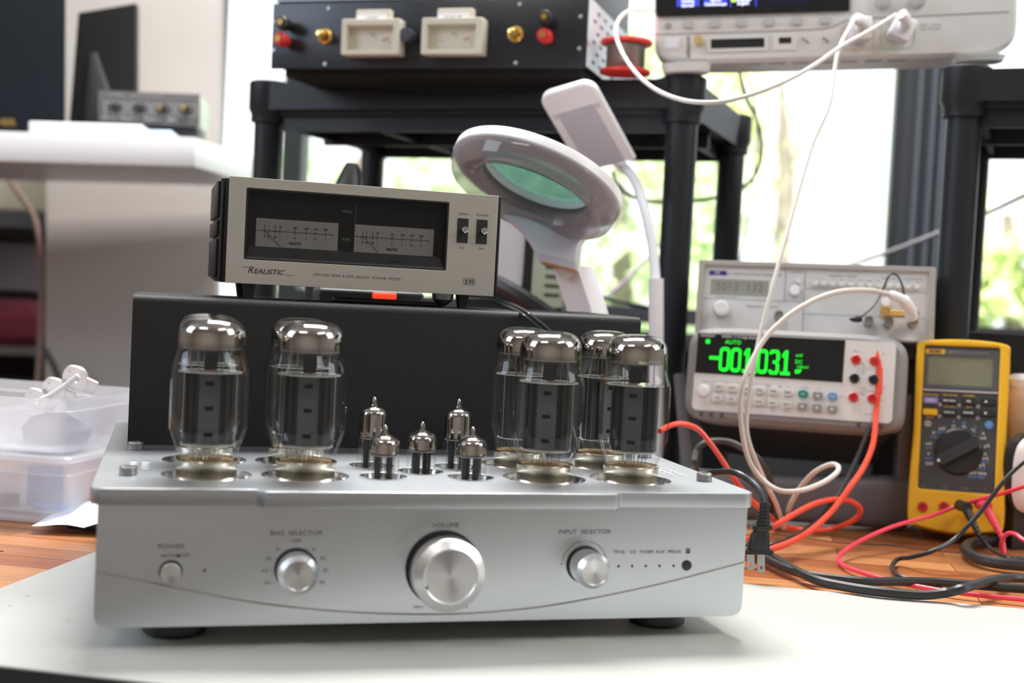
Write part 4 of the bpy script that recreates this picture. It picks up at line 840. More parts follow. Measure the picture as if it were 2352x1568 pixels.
cable('black_test_lead', [(2010, 900, 1.335), (2021, 930, 1.325), (2010, 965, 1.315), (1992, 996, 1.31), (1966, 1058, 1.30), (1928, 1130, 1.28), (1878, 1195, 1.25), (1816, 1236, 1.21), (1770, 1251, 1.18), ('t', 1700, 1262, .004)], .0026, BLACKR, 'black lead running beside the thick red lead from the bench multimeter')
cable('red_loop_lead', [('t', 1700, 1244, .005), ('t', 1730, 1232, .008), (1768, 1214, 1.22), (1816, 1185, 1.23), (1868, 1158, 1.25), (1913, 1147, 1.27), (1954, 1151, 1.29), (1976, 1170, 1.30), (1961, 1194, 1.31), ('t', 1913, 1213, .005), ('t', 1860, 1218, .004), ('t', 1813, 1211, .004)], .0028, RED, 'red lead lying in a small loop on the bench in front of the meter handle')
cable('red_supply_lead', [(1515, 990, 1.20), (1540, 977, 1.22), (1567, 973, 1.23), (1602, 985, 1.24), (1630, 1016, 1.24), (1657, 1054, 1.24), (1688, 1102, 1.24), (1722, 1145, 1.25), (1760, 1178, 1.27), ('t', 1785, 1200, .004), ('t', 1810, 1212, .004)], .0027, RED, 'red lead rising behind the right front tube and dropping to the bench')
cable('grey_cable', [('t', 1612, 1120, .004), (1597, 1075, 1.33), (1600, 1035, 1.33), (1625, 1015, 1.33), (1675, 1015, 1.33), (1719, 1037, 1.32), (1744, 1057, 1.32), (1768, 1100, 1.33), (1772, 1150, 1.34), ('t', 1768, 1190, .004)], .0036, BROWNR, 'dark brown cable looping between the amplifier and the grey handle')
# plug and its cord
o = P(1748, 1240, 1.085)
pl = thing('mains_plug', o, 'black two-pin mains plug hanging at the right side of the amplifier', 'mains plug')
X = RT; Zu = (P(1754, 1160, 1)-P(1738, 1280, 1)).normalized(); Yf = X.cross(Zu)
def q(u, v, d=1.085): return P(u, v, d)-o
s = MB().loft([(q(1757, 1155), X, Yf, .0038, .0038, 2), (q(1756, 1180), X, Yf, .0044, .0044, 2), (q(1752, 1206), X, Yf, .0052, .0050, 2)], 20); s.build('strain_relief', BLACKP, pl)
for k in range(6): c = q(1757-k*.9, 1160+k*8); MB().loft([(c-Zu*.0008, X, Yf, .0047+.0003*k, .0047+.0003*k, 2), (c+Zu*.0008, X, Yf, .0047+.0003*k, .0047+.0003*k, 2)], 20).build('relief_ring', BLACKP, pl)
MB().loft([(q(1750, 1206), X, Yf, .0085, .006, 4), (q(1750, 1213), X, Yf, .0088, .0062, 4), (q(1748, 1218), X, Yf, .0062, .0052, 3), (q(1745, 1228), X, Yf, .0082, .0060, 3), (q(1742, 1250), X, Yf, .0095, .0070, 3), (q(1742, 1262), X, Yf, .0092, .0070, 3)], 28).build('body', BLACKP, pl)
MB().loft([(q(1742, 1262), X, Yf, .0120, .0075, 6), (q(1742, 1270), X, Yf, .0122, .0078, 6)], 28).build('face_flange', BLACKP, pl)
for u0, u1, vv in ((1728, 1724, 1308), (1752, 1748, 1315)):
    a, b = q(u0, 1268), q(u1, vv); dd = (a-b).normalized(); M = axes(b, X, dd); ln = (a-b).length
    MB().plate([(-.0032, .001), (-.0022, 0), (.0022, 0), (.0032, .001), (.0032, ln), (-.0032, ln)], [circ(0, .0045, .0014, 12)], -.0007, .0007).build('blade', STEEL, pl, M)
cable('mains_cable', [(1600, 1110, 1.16), (1620, 1090, 1.15), (1657, 1083, 1.13), (1692, 1086, 1.11), (1726, 1106, 1.10), (1747, 1130, 1.09), (1756, 1157, 1.085)], .0029, BLACKR, 'black cord arching behind the amplifier corner into the mains plug')
cable('thick_black_cable', [('t', 1680, 1262, .006), ('t', 1730, 1268, .006), ('t', 1760, 1283, .006), ('t', 1805, 1305, .006), ('t', 1856, 1320, .006), ('t', 1920, 1329, .006), ('t', 1984, 1335, .006), ('t', 2063, 1335, .006), ('t', 2143, 1336, .006), ('t', 2223, 1342, .006), ('t', 2352, 1352, .006), ('t', 2480, 1362, .006)], .0040, BLACKR, 'thick black cable crossing the mat edge, the straighter one farther back')
cable('thick_black_cable', [('t', 1690, 1250, .006), ('t', 1740, 1262, .007), ('t', 1775, 1280, .007), ('t', 1817, 1304, .007), ('t', 1872, 1331, .006), ('t', 1936, 1346, .005), ('t', 2016, 1358, .005), ('t', 2111, 1366, .005), ('t', 2170, 1361, .008), ('t', 2215, 1350, .014), ('t', 2265, 1335, .013), ('t', 2320, 1327, .006), ('t', 2400, 1330, .005)], .0042, BLACKR, 'thick scuffed black cable crossing the mat edge, the sagging one in front')
cable('pink_test_lead', [(2440, 1085, 1.18), (2352, 1117, 1.23), (2287, 1137, 1.27), (2207, 1159, 1.302), (2143, 1183, 1.295), (2063, 1205, 1.27), (2009, 1226, 1.245), ('t', 1958, 1252, .010), ('t', 1926, 1280, .004), ('t', 1939, 1299, .003), ('t', 1984, 1316, .003), ('t', 2032, 1330, .003), ('t', 2111, 1347, .003), ('t', 2207, 1362, .003), ('t', 2352, 1377, .003), ('t', 2450, 1388, .003)], .0021, PINK, 'pinkish red test lead sweeping across the yellow meter and back along the mat')
cable('black_test_lead', [(2450, 985, 1.17), (2352, 1060, 1.17), (2303, 1108, 1.17), (2255, 1172, 1.17), (2223, 1207, 1.17), (2191, 1239, 1.17), (2143, 1265, 1.16), ('t', 2095, 1279, .010), ('t', 2063, 1284, .004), ('t', 2049, 1301, .003), ('t', 2060, 1319, .003), ('t', 2095, 1332, .002), ('t', 2160, 1350, .002)], .0022, BLACKR, 'black test lead crossing diagonally in front of the yellow meter')
cable('black_test_lead', [(2246, 1228, 1.275), (2259, 1243, 1.27), (2287, 1268, 1.25), ('t', 2319, 1281, .004), ('t', 2352, 1282, .003), ('t', 2420, 1283, .003)], .0020, BLACKR, 'black lead running right from the angled black plug of the yellow meter')
cable('pink_test_lead', [(2302, 1238, 1.265), (2306, 1258, 1.26), (2305, 1272, 1.255), (2300, 1255, 1.25), (2303, 1236, 1.245), (2317, 1224, 1.24), (2335, 1228, 1.23), (2352, 1240, 1.22), (2400, 1260, 1.20)], .0021, PINK, 'pinkish red lead bending back from the angled red plug of the yellow meter')
cable('heavy_cable', [('t', 2330, 1236, .006), ('t', 2280, 1238, .006), ('t', 2235, 1246, .006), ('t', 2218, 1262, .006), ('t', 2240, 1280, .006), ('t', 2290, 1292, .006), ('t', 2352, 1298, .006), ('t', 2430, 1304, .006)], .0056, BLACKR, 'heavy black cable curving on the bench below the yellow meter')
cable('black_hair_lead', [('t', 1762, 1225, .0015), ('t', 1850, 1235, .0015), ('t', 1930, 1246, .0015), ('t', 2040, 1252, .0015), ('t', 2120, 1262, .0015), ('t', 2210, 1270, .0015)], .0006, BLACKR, 'hair-thin dark wire lying across the wooden bench')
pr = thing('test_probe', TB(1790, 1180, .01), 'white and red probe handle lying against the grey meter handle', 'probe'); o = TB(1790, 1180, .01)
MB().tube([TB(1722, 1176, .010)-o, TB(1790, 1176, .010)-o, TB(1842, 1174, .010)-o], [.0055, .0055, .0045], 16).build('probe_body', WPLAS, pr)
MB().tube([TB(1848, 1174, .010)-o, TB(1885, 1172, .010)-o], [.0050, .0040], 14).build('probe_tip', REDP, pr)
MB().tube([TB(1840, 1176, .010)-o, TB(1843, 1176, .010)-o], .0085, 16).build('finger_guard', WPLAS, pr)
# background wires
cable('window_cable', [(1698, 160, 1.95), (1712, 220, 1.95), (1740, 280, 1.95), (1748, 340, 1.95), (1735, 400, 1.95), (1690, 440, 1.95), (1620, 458, 1.95), (1540, 463, 1.97), (1470, 458, 2.0), (1425, 430, 2.0), (1405, 395, 2.0)], .0032, BLACKR, 'black cable hanging in a loop behind the right posts of the left rack')
cable('window_cable', [(1712, 165, 1.92), (1732, 230, 1.92), (1738, 300, 1.92), (1730, 420, 1.92), (1715, 520, 1.92), (1700, 600, 1.92)], .0016, GREYP, 'thin grey cable hanging straight down right of the left rack')
LILAC = mat('lilac_wire', (.55, .42, .6), .5)
cable('lilac_wire', [(985, 240, 1.9), (945, 290, 2.0), (900, 345, 2.1), (850, 400, 2.1), (790, 455, 2.1)], .0028, LILAC, 'lilac wire slanting across the window left of the magnifier')
cable('lilac_wire', [(1535, 535, 2.1), (1490, 590, 2.1), (1430, 650, 2.1), (1370, 700, 2.1)], .0026, LILAC, 'lilac wire slanting down behind the white lamp neck')
cable('window_cable', [(1250, 645, 2.0), (1330, 665, 2.0), (1400, 688, 2.0), (1490, 706, 2.0)], .0030, BLACKR, 'black wire along the window bottom behind the magnifier arm')
cable('window_cable', [(1930, 615, 2.2), (1990, 596, 2.2), (2060, 572, 2.1), (2130, 545, 2.0), (2178, 525, 1.95), (2290, 478, 1.9), (2400, 425, 1.8)], .0035, mat('grey_sheath', (.35, .35, .38), .5), 'grey cable rising to the right across the dark window frame')
cable('thick_black_hose', [(1110, 640, 1.45), (1160, 660, 1.43), (1210, 690, 1.42), (1262, 725, 1.42), (1320, 770, 1.42)], .010, BLACKR, 'thick black hose running down behind the silver meter')
cable('blue_wire', [(2268, 778, 1.5), (2300, 785, 1.5), (2330, 808, 1.5), (2365, 850, 1.5)], .0016, mat('blue_wire', (.05, .12, .55), .4), 'upper blue wire at the right edge behind the yellow meter')
cable('blue_wire', [(2272, 795, 1.52), (2300, 815, 1.52), (2330, 840, 1.52), (2365, 880, 1.52)], .0016, bpy.data.materials['blue_wire'], 'lower blue wire at the right edge behind the yellow meter')

# ================================================================= MAGNIFIER LAMP
mc = P(1240, 400, 1.27); A = (RT*math.cos(R_(22))-UP*math.sin(R_(22))); B_ = (RT*math.sin(R_(22))+UP*math.cos(R_(22))); nrm = FW*.275+B_*.961
MG = axes(mc, A, nrm); MGi = MG.inverted()
mag = thing('magnifier_lamp', MG, 'white ring magnifier lamp with a clear lower shell, right of the silver meter', 'magnifier lamp')
Rr = .0890
MB().shell([(.0560, -.001), (.060, -.0005), (.075, .001), (.084, .0005), (Rr-.0006, -.001), (Rr, -.0025), (Rr+.0005, -.0105), (Rr-.001, -.012), (.080, -.0115)], n=72).build('ring_cover', WPLAS, mag)
MB().shell([(Rr-.0006, -.0120), (Rr-.0005, -.018), (.085, -.027), (.077, -.0315), (.068, -.030), (.0605, -.024), (.0575, -.014), (.0570, -.004)], n=72).build('clear_shell', ACRYL, mag)
MB().shell([(.0600, -.0117), (.0865, -.0117)], n=72).build('reflector', mat('reflector_grey', (.40, .36, .38), .4), mag)
led = mat('led_chip', (.75, .70, .5), .4)
for k in range(30):
    a = 2*math.pi*k/30; MB().box(-.0018, .0018, -.0013, .0013, -.0135, -.0118, 0, 0, Matrix.Rotation(a, 4, 'Z') @ T3(.072 if k % 2 else .066, 0, 0)).build('led', led, mag)
LENS = thin_glass('green_lens', (.78, .90, .89), 1.75, .02, .28, (.20, .30, .30))
MB().lathe([(.0560, -.000), (.040, -.0035), (.02, -.0055), (0, -.006)], n=56).lathe([(.0560, .001), (.040, .004), (.02, .0062), (0, .007)], n=56).build('lens', LENS, mag)
MB().shell([(.0575, -.006), (.0562, -.0065), (.0557, -.002), (.0557, .002)], n=64).build('lens_rim', WPLAS, mag)
MB().shell([(.0605, -.0195), (.0598, -.0215)], n=64).build('rim_line', mat('pink_line', (.75, .55, .52), .4), mag)
a = R_(104); p = Vector(((Rr-.010)*math.cos(a), (Rr-.010)*math.sin(a), -.014)); 
def ml(u, v, d): return MGi @ P(u, v, d)
hl = ml(1178, 345, 1.235)
MB().box(hl.x-.006, hl.x-.0035, hl.y-.004, hl.y+.003, hl.z-.006, hl.z+.004, 0, .001).box(hl.x+.003, hl.x+.0055, hl.y-.004, hl.y+.003, hl.z-.006, hl.z+.004, 0, .001).build('hinge_clip', mat('clip_clear', (.75, .75, .75), .2), mag)
MB().plate([(.0100*math.cos(R_(t)), .0060*math.sin(R_(t))) for t in range(180, 361, 12)], [], -.0006, .0006).build('thumb_recess', mat('recess_grey', (.5, .5, .52), .5), mag, axes(MGi @ P(1188, 312, 1.205), MGi.to_3x3() @ A, MGi.to_3x3() @ B_))
Xl = MGi.to_3x3() @ (RT*math.cos(R_(14))-UP*math.sin(R_(14))); Yl = MGi.to_3x3() @ FW
secs = [(ml(1240, 492, 1.335), Xl, Yl, .066, .006, 3), (ml(1250, 508, 1.335), Xl, Yl, .058, .010, 3.5), (ml(1256, 530, 1.33), Xl, Yl, .0420, .014, 4), (ml(1266, 552, 1.328), Xl, Yl, .0315, .0155, 5), (ml(1273, 572, 1.325), Xl, Yl, .0265, .0155, 6), (ml(1279, 592, 1.32), Xl, Yl, .0232, .0155, 6), (ml(1284, 612, 1.32), Xl, Yl, .0200, .0150, 6)]
MB().loft(secs, 40).build('neck', mat('neck_plastic', (.62, .58, .64), .3), mag)
MB().loft([(ml(1284, 612, 1.32), Xl, Yl, .0196, .0148, 6), (ml(1285, 616, 1.32), Xl, Yl, .0186, .0140, 6)], 32).build('neck_seal', mat('amber_seal', (.55, .28, .14), .4), mag)
ax_ = MGi.to_3x3()
def sqbar(ps, w, t_):
    s_ = []
    for (u, v, d) in ps: s_.append((ml(u, v, d), ax_ @ (RT*.82-FW*.57), ax_ @ (RT*.57+FW*.82), w, t_, 12))
    return s_
MB().loft(sqbar([(1316, 612, 1.34), (1345, 700, 1.34), (1400, 900, 1.34), (1432, 1045, 1.34)], .0160, .0175), 40).build('arm', WPLAS, mag)
MB().lathe([(.009, -.012), (.009, .012)], (0, 0, 0), 'y', 20).build('joint', WPLAS, mag, MGi @ axes(P(1298, 620, 1.33), RT, UP))
bb = MGi @ Matrix.Translation((P(1432, 1045, 1.34).x, P(1432, 1045, 1.34).y, 0))
MB().lathe([(.075, .0), (.075, .012), (.070, .016), (.03, .020), (.026, .085)], n=48).build('base', WPLAS, mag, bb)

# ================================================================= FLAT LED LAMP
k_ = 1.45/FPX
Lv = (RT*80-UP*113+FW*105)*k_; Wv = (RT*80+UP*15-FW*45)*k_
LO = P(1280, 262, 1.45); Nn = Wv.cross(Lv)   # panel corner
LM = axes(LO, Wv, -Lv) ; LMi = LM.inverted(); lw, ll = Wv.length, Lv.length
lam = thing('desk_lamp', LM, 'white gooseneck desk lamp with a flat rectangular head', 'desk lamp')
side = -1 if (LMi.to_3x3() @ (CP-LO)).y < 0 else 1
out = rrect(-.012, lw+.012, -ll-.003, .030, .016, 6, (1, 1, 0, 0))
MB().plate(out, [], 0, -side*.010, 0, .0035).build('head', WPLAS, lam)
MB().prism(rrect(0, lw, -ll, 0, .001, 2), side*.0006, side*.0001).build('light_panel', mat('diffuser_grey', (.50, .50, .56), .5), lam)
VL = mat('vent_lilac', (.45, .42, .48), .6)
for x in (-.006, lw+.001):
    s = MB()
    for j in range(3): s.box(x, x+.006, min(side*.0004, 0), max(side*.0004, 0), -.006+j*.0022, -.005+j*.0022)
    s.build('vent_mark', VL, lam)
gp = [(1412, 368, 1.50), (1435, 385, 1.50), (1460, 420, 1.48), (1480, 480, 1.46), (1496, 550, 1.45), (1504, 620, 1.44), (1507, 700, 1.43), (1508, 800, 1.43), (1506, 900, 1.43)]
MB().tube(catmull([LMi @ P(*p) for p in gp], 6), .0058, 16).build('gooseneck', mat('neck_white', (.78, .80, .84), .4), lam)
MB().tube([LMi @ P(1507, 640, 1.43), LMi @ P(1508, 1000, 1.43), LMi @ P(1500, 1120, 1.43)], .0085, 16).build('pole', WPLAS, lam)
bpz = P(1500, 1120, 1.43); MB().lathe([(.05, 0), (.05, .01), (.012, .014)], n=40).build('base', WPLAS, lam, LMi @ T3(bpz.x, bpz.y, 0))

# ================================================================= things behind the meter
def bkbox(name, u0, v0, u1, v1, d, dep, mt, label, cat, yaw=None, bev=.003):
    c = P((u0+u1)/2, (v0+v1)/2, d); hw = (u1-u0)/2*d/FPX; hh = (v1-v0)/2*d/FPX
    M = fr(c, -14.9 if yaw is None else yaw, 0, -2.0)
    return single(MB().box(-hw, hw, 0, dep, -hh, hh, 0, bev), name, mt, M, label, cat)
fo = P(1160, 760, 1.52); FRM = fr(fo, -22, 0, 1); 
tb = thing('framed_panel', FRM, 'black framed pale grey panel standing just right of the silver meter', 'panel')
MB().plate(rrect(-.05, .028, -.03, .150, .006), [rrect(-.042, .0165, .05, .140, .009)], 0, .012, 0, .001).build('frame', BLACKP, tb)
MB().box(-.044, .019, .004, .008, .048, .142).build('panel', mat('pale_grey', (.62, .64, .68), .5), tb)
MB().box(-.05, .028, .014, .05, -.22, -.030).build('stand', BLACKP, tb)
vo = P(1234, 700, 1.72); VM = fr(vo, -30, 0, 1)
vb = thing('vented_case', VM, 'pale green vented plastic case behind the magnifier neck', 'case')
hs = [rrect(.008, .030, .012+j*.0125, .0165+j*.0125, .0008, 2) for j in range(8)]
MB().plate(rrect(-.035, .035, -.002, .135, .004), hs, 0, .003).build('vented_side', mat('pale_green_case', (.62, .68, .50), .5), vb)
MB().box(-.034, .034, .012, .10, 0, .133).build('body', mat('case_inside', (.25, .28, .22), .6), vb)
MB().box(-.03, .03, .02, .09, -.30, -.0005).build('pedestal', BLACKP, vb)
co = P(802, 425, 1.5)
MBc = MB().lathe([(.019, -.05), (.018, -.005), (.014, .008), (.010, .020), (.007, .026), (0, .027)], n=32)
single(MBc, 'black_nozzle', BLACKP, fr(co, 0, 0, 6), 'black tapered nozzle poking up behind the silver meter', 'nozzle')
bkbox('stand_box', 700, 470, 900, 690, 1.52, .05, BLACKP, 'black block supporting the nozzle behind the silver meter', 'stand', None)
# make its top meet the bench level by a column
cc = P(800, 690, 1.54)
single(MB().box(-.04, .04, 0, .04, 0, max(.05, cc.z)), 'support_column', BLACKM, fr((cc.x, cc.y, 0), -15), 'dark column under the black block behind the amplifier cover', 'column')

# ================================================================= LEFT SHELF AND ITEMS
so_ = P(447, 383, 2.0); SZ0 = so_.z; SY = -8
SM = fr((so_.x, so_.y, SZ0), SY, 0, -1.8)
dk = thing('wall_shelf', SM, 'thick white wall shelf at the upper left', 'shelf')
MB().plate([(-1.1, 0), (0, 0), (.083, .40), (-1.1, .40)], [], 0, .0462, 0, .001, True).build('board', WBOARD, dk)
SU = T3(0, 0, .0464)
def sx_(u, v=300, y=0):   # shelf-local x for a pixel column at shelf-local depth y
    a = SM.inverted() @ CP; r = SM.inverted().to_3x3() @ (P(u, v, 1)-CP); t = (y-a.y)/r.y; p = a+r*t; return p.x, p.z
x0, _ = sx_(65, 300, .01); x1, z1 = sx_(328, 286, .01)
sl_ = MB().box(x0, x1, 0, .10, 0, z1-.0464, 0, .003); single(sl_, 'white_console', [WPLAS], SM @ T3(0, .01, .0464), 'flat white box at the front edge of the white shelf', 'box')
xs, zs = sx_(395, 300, .06); single(MB().box(0, .04, 0, .12, 0, .013, 0, .004), 'blue_white_adapter', mat('ice_blue', (.55, .70, .88), .4), SM @ T3(x1+.003, .03, .0464), 'pale blue adapter beside the flat white box', 'adapter')
mo = SM.inverted() @ Vector((-.3136, 1.4102, .48))
MX = SM @ T3(mo.x, mo.y, mo.z) 
mi = thing('headphone_mixer', MX, 'dark grey four-knob mixer box on the white shelf', 'mixer')
MB().box(0, .165, 0, .003, 0, .0542, 0, .0006).build('front_panel', mat('grey_panel', (.09, .085, .085), .45), mi)
MB().box(.001, .164, .003, .13, .001, .0535, 0, .001).build('case', mat('sage_case', (.50, .54, .48), .5), mi)
for x, mt in ((.0272, BLACKP), (.0668, BLACKP), (.1048, CHROME), (.1430, CHROME)):
    o = MB().plate(rrect(x-.0165, x+.0165, .0165, .0355, .001, 2), [rrect(x-.0160, x+.0160, .017, .035, .0008, 2)], -.0004, 0).build('knob_outline', WHITEINK, mi)
    MB().lathe([(.0080, -.001), (.0075, -.012), (.0062, -.014), (0, -.0142)], (x, 0, .026), 'y', 24).build('knob', BLACKP, mi)
    if mt is CHROME: MB().box(x-.006, x-.001, -.0155, -.0135, .0235, .0320, 0, .0005).build('knob_pointer', GOLD, mi)
MB().text('STEREO', .006, .030, .0485, -.0003).text('MIXER  FOUR CHANNEL', .005, .080, .0480, -.0003).box(.006, .030, -.0003, 0, .0085, .0115).box(.036, .066, -.0003, 0, .0085, .0112).box(.074, .104, -.0003, 0, .0085, .0112).box(.112, .126, -.0003, 0, .0085, .0112).build('panel_lettering', mat('dim_lettering', (.30, .30, .30), .6), mi)
for x in (.012, .152):
    for yy in (.015, .11): MB().lathe([(.006, -.006), (.007, 0)], (x, yy, 0), 'z', 16).build('foot', BLACKP, mi)
hb = mo.z-.0464-.006
single(MB().box(.0, .160, .0, .11, 0, hb, 0, .002), 'black_slab', BLACKP, SM @ T3(mo.x+.002, mo.y+.004, .0464), 'black slab under the four-knob mixer', 'box')
# speaker
xs0, zs0 = sx_(147, 150, .12)
spk = thing('loudspeaker', SM @ T3(xs0, .13, .0464) @ Matrix.Rotation(R_(13), 4, 'Z'), 'black loudspeaker with gold lettering cut off at the left edge', 'loudspeaker')
MB().box(-.26, 0, 0, .2, .004, .42, 0, .004).build('grille', DNAVY, spk)
MB().box(-.262, -.004, .004, .2, 0, .0038).build('cabinet_edge', mat('wood_edge', (.22, .07, .03), .4), spk)
xh, zh = sx_(22, 285, .13); MB().text('FISHER', .0165, xh-xs0-.0125, zh-.0464, -.001, bold=.0004).build('gold_lettering', GOLD, spk)
# leaning black monitor
pts = [(180, 30), (312, 8), (312, 285), (155, 292)]
poly = []
for u, v in pts:
    x, z = sx_(u, v, .20); poly.append((x, z))
x0m = poly[3][0]; mon = MB().prism([(x-x0m, z-.0464 if i < 2 else 0) for i, (x, z) in enumerate(poly)], 0, .03)
mt_ = thing('black_monitor', SM @ T3(x0m, .20, .0466), 'black monitor-like panel leaning beside the loudspeaker', 'monitor')
mon.build('panel', mat('gloss_black', (.008, .008, .008), .5, spec=.25), mt_)
MB().loft([((.062, -.004, .02), (1, 0, 0), (0, 1, 0), .040, .006, 2), ((.050, -.004, .10), (1, 0, 0), (0, 1, 0), .020, .005, 2), ((.042, -.002, .16), (1, 0, 0), (0, 1, 0), .006, .003, 2)], 20).build('stand_rib', mat('rib_black', (.03, .03, .03), .35), mt_)
# alcove below shelf: cabinet, cushion, box, cable
al = fr((P(60, 600, 2.7).x, P(60, 600, 2.7).y, 0), SY)
ali = al.inverted()
def az(v, y=0, u=60): 
    a = ali @ CP; r = ali.to_3x3() @ (P(u, v, 1)-CP); t = (y-a.y)/r.y; p = a+r*t; return p.z
cab = thing('alcove_cabinet', al, 'dark cabinet with open shelves under the white shelf at the left edge', 'cabinet')
z5, z4 = az(522), az(488)
MB().box(-.7, .10, 0, .35, z5, z4).build('upper_board', mat('slate_board', (.07, .07, .075), .5), cab)
z8, z7 = az(815), az(797)
MB().box(-.7, .10, -.02, .35, z8, z7).build('lower_board', mat('grey_board', (.20, .19, .18), .5), cab)
MB().box(-.7, .10, .35, .37, -.75, z5).build('back_panel', mat('plum_panel', (.16, .11, .11), .7), cab)
MB().box(-.7, -.68, 0, .35, -.75, z8).box(.08, .10, 0, .35, -.75, z8).box(-.7, .1, .02, .03, -.75, z8-.05).build('carcass', BLACKM, cab)
zc = az(415); single(MB().box(-.25, .048, .03, .25, 0, zc-z4, 0, .01), 'beige_bin', mat('beige_bin', (.62, .55, .40), .6), al @ T3(0, 0, z4+.001), 'beige plastic bin on the board under the white shelf', 'bin')
za, zb2 = az(580, .3), az(690)
single(MB().box(-.65, .03, .25, .33, 0, .11, 0, .004), 'grey_device', mat('mauve_grey', (.26, .24, .27), .6), al @ T3(0, 0, z5-.14), 'grey case under the upper board at the left edge', 'case')
cu = MB().loft([((-.30, .12, z), (1, 0, 0), (0, 1, 0), .36-g, .12-g*.5, 4) for z, g in ((0, .03), (.02, 0), (.06, .0), (.085, .03), (.095, .09))], 40)
single(cu, 'red_cushion', mat('wine_fabric', (.30, .05, .08), .85, noise=.25, nscale=12), al @ T3(0, 0, z7+.001), 'dark red cushion on the lower board at the left edge', 'cushion')
cable('brown_cable', [(20, 410, 2.45), (48, 450, 2.45), (75, 490, 2.45), (90, 550, 2.45), (95, 650, 2.45), (93, 760, 2.45), (88, 860, 2.45), (80, 960, 2.45), (78, 1100, 2.45)], .0060, mat('beige_cord', (.35, .24, .20), .6), 'brownish cord hanging down under the left end of the white shelf')
cable('dark_cable', [(100, 800, 2.40), (118, 830, 2.38), (135, 870, 2.36), (150, 920, 2.35)], .006, DGREY, 'dark cord sloping behind the clear storage boxes')

# ================================================================= STORAGE BOXES
SBM = fr(TB(150, 1212, 0), -25.2)
def sbox(M, w, d, h, ins, label, lid, r=6):
    t = thing('storage_box', M, label, 'storage box', 'clear plastic storage boxes'); c = (-w/2, d/2); th = .0012
    def sec(z, g): return ((c[0], c[1], z), (1, 0, 0), (0, 1, 0), w/2-g, d/2-g, 14)
    MB().loft([sec(.001, ins), sec(h-.012, .004), sec(h-.011, .0), sec(h, .0), sec(h, .0015+.004), sec(h-.012, .006), sec(.003, ins+th)], 72).build('tub', BOXP, t)
    m2 = MB().box(-w*.30, -w*.30+.0012, .01, d-.01, .004, h-.015).box(-w*.62, -w*.62+.0012, .01, d-.01, .004, h-.015)
    m2.build('divider', BOXP, t)
    if lid: MB().loft([sec(h+.0005, -.002), sec(h+.004, -.003), sec(h+.006, -.001), sec(h+.006, .006), sec(h+.003, .008)], 72).build('lid', BOXP, t)
    ln = MB().loft([sec(h-.0125, .0028), sec(h-.0115, -.0008), sec(h-.0105, .0)], 72, 0, False); ln.build('rim_band', BOXP, t)
    return t
sbox(SBM, .30, .17, .058, .006, 'lower clear storage box standing on the bench', True)
sbox(SBM @ T3(-.004, .004, .0645), .292, .162, .052, .010, 'upper clear storage box stacked on the lower one', False)
# contents
pcb = thing('circuit_board', SBM @ T3(-.055, .03, .0056), 'small circuit board with blue parts inside the lower box', 'circuit board')
MB().box(-.05, .04, 0, .05, 0, .0016).build('board', mat('pcb_tan', (.55, .52, .35), .5), pcb)
MB().box(-.015, .015, .02, .035, .0016, .040, 0, .001).build('blue_relay', mat('relay_blue', (.12, .25, .50), .4), pcb)
MB().box(.0, .035, .004, .016, .0016, .008, 0, .001).build('blue_connector', mat('conn_blue', (.05, .25, .60), .4), pcb)
MB().box(-.046, -.022, .006, .02, .0016, .013, 0, .001).build('dark_component', DGREY, pcb)
pn = MB()
for k in range(7): pn.tube([(.001+k*.005, .009, .008), (.001+k*.005, .009, .019)], .0005, 6)
pn.build('header_pins', STEEL, pcb)
single(MB().loft([((0, 0, z), (1, 0, 0), (0, 1, 0), a, b, 3) for z, a, b in ((0, .030, .022), (.012, .032, .024), (.022, .024, .018), (.027, .010, .008))], 28), 'dark_bundle', mat('slate_bundle', (.16, .19, .25), .6), SBM @ T3(-.055, .075, .0690), 'dark slate bundle inside the upper storage box', 'bundle')
def bracket(u, v, d, s, rot, label, tilt=55):
    M = axes(P(u, v, d), RT*math.cos(R_(rot))+UP*math.sin(R_(rot)), UP*.9-FW*.35-RT*.1, s)
    t = thing('metal_bracket', M, label, 'bracket', 'silver brackets on the storage box')
    MB().plate(catmull2([(-.010, -.011), (.010, -.012), (.013, .002), (.008, .011), (-.006, .012), (-.012, .002)]), [circ(.002, -.003, .0022, 16), circ(-.004, .007, .0011, 10)], -.002, .002, 0, .0005).build('plate', mat('zinc_bright', (.80, .80, .78), .35, .5) if 'zinc_bright' not in bpy.data.materials else bpy.data.materials['zinc_bright'], t)
    MB().box(.006, .024, -.0015, .0015, -.010, .006, 0, .001, Matrix.Rotation(R_(20), 4, 'Y')).build('flange', bpy.data.materials['zinc_bright'], t)
    return t
bracket(172, 866, 1.235, .95, -8, 'silver bracket highest on the storage box, nearest the black cover')
bracket(124, 892, 1.235, .90, -8, 'silver bracket in the middle of the three on the storage box')
bracket(82, 915, 1.235, .85, -10, 'silver bracket lowest and leftmost on the storage box')
single(MB().tube(catmull([P(85, 922, 1.222), P(120, 905, 1.222), P(150, 885, 1.222), P(180, 862, 1.222)], 5), .0026, 10), 'retaining_strip', WPLAS, T3(), 'white strip tying the three silver brackets together', 'strip')
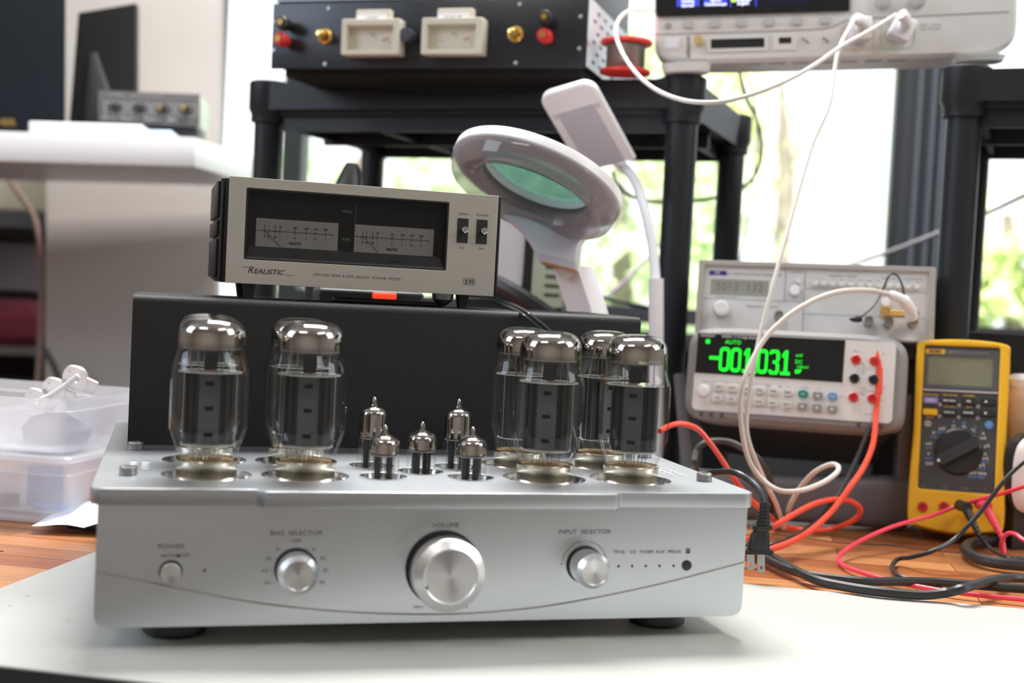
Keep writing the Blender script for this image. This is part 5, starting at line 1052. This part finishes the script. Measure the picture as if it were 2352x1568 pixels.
# paper and keypad next to box
pp = MB(); NX = 14; vs = []; fs = []
for i in range(NX):
    for j in range(NX):
        a, b = i/(NX-1), j/(NX-1); vs.append((a*.10-.03, b*.07, .0012+.010*abs(math.sin(a*7+b*3))*a+.030*b*a))
for i in range(NX-1):
    for j in range(NX-1): fs.append((i*NX+j, (i+1)*NX+j, (i+1)*NX+j+1, i*NX+j+1))
pp.add(vs, fs); single(pp, 'tissue_sheet', mat('tissue', (.80, .82, .90), .8), fr(TB(150, 1214, .004), -12), 'crumpled white tissue between the storage boxes and the amplifier', 'tissue')
kp = thing('black_keypad', fr(TB(153, 1214, 0), -20), 'black ribbed keypad edge sticking out left of the amplifier', 'keypad')
MB().box(.0, .06, .0, .05, .0, .006, 0, .001).build('body', BLACKP, kp)
kk = MB()
for k in range(5): kk.box(.01, .055, .006+k*.009, .010+k*.009, .006, .0075)
kk.build('ribs', GREYP, kp)
single(MB().loft([((0, 0, 0), (1, 0, 0), (0, 1, 0), .0016, .0009, 3), ((0, 0, .0006), (1, 0, 0), (0, 1, 0), .0012, .0006, 3)], 10), 'black_crumb', BLACKM, TB(4, 1266, 0), 'tiny black crumb on the wooden bench at the left edge', 'crumb')

# ================================================================= RIGHT EDGE ITEMS
jo = TB(2352, 1215, 0)
jar = thing('beige_jar', (P(2345, 1010, 1.36).x, P(2345, 1010, 1.36).y, .0), 'beige jar with a white lid at the right edge behind the yellow meter', 'jar')
zj0 = P(2345, 1010, 1.36).z; hj = P(2345, 870, 1.36).z
MB().lathe([(.022, zj0-.03), (.022, zj0), (.026, zj0+.02), (.028, zj0+.045), (.024, hj-.012), (.021, hj-.008)], n=36).build('body', mat('beige_glaze', (.62, .42, .30), .35), jar)
MB().lathe([(.021, hj-.0079), (.022, hj), (.012, hj+.005), (0, hj+.006)], n=36).build('lid', WPLAS, jar)
MB().lathe([(.03, 0), (.03, zj0-.03)], n=32).build('pedestal', mat('pale_blue', (.30, .42, .60), .5), jar)
wo = P(2375, 1090, 1.30); wv = thing('white_device', (wo.x, wo.y, 0), 'white rounded device with a dark edge at the right edge of the picture', 'device')
hz = wo.z
MB().loft([((0, y, hz), (1, 0, 0), (0, 0, 1), hx, hy, 3) for y, hx, hy in ((-.010, .014, .028), (-.006, .022, .036), (.0, .026, .040))], 36).build('shell', mat('white_gloss', (.85, .82, .82), .25, coat=.5), wv)
MB().loft([((0, y, hz), (1, 0, 0), (0, 0, 1), hx, hy, 3) for y, hx, hy in ((.0005, .0275, .042), (.014, .0275, .042))], 36).build('dark_edge', BLACKP, wv)
MB().box(-.02, .02, .001, .013, 0, hz-.03).build('stand', BLACKP, wv)
ke = thing('dark_filler_box', fr((P(2290, 1000, 1.50).x, P(2290, 1000, 1.50).y, .0), -25), 'plain black box added to darken the area behind the yellow multimeter', 'case')  # added black box, only there to keep the background behind the meter dark
MB().box(-.14, .20, 0, .05, 0, P(2290, 765, 1.5).z, 0, .003).build('body', BLACKM, ke)
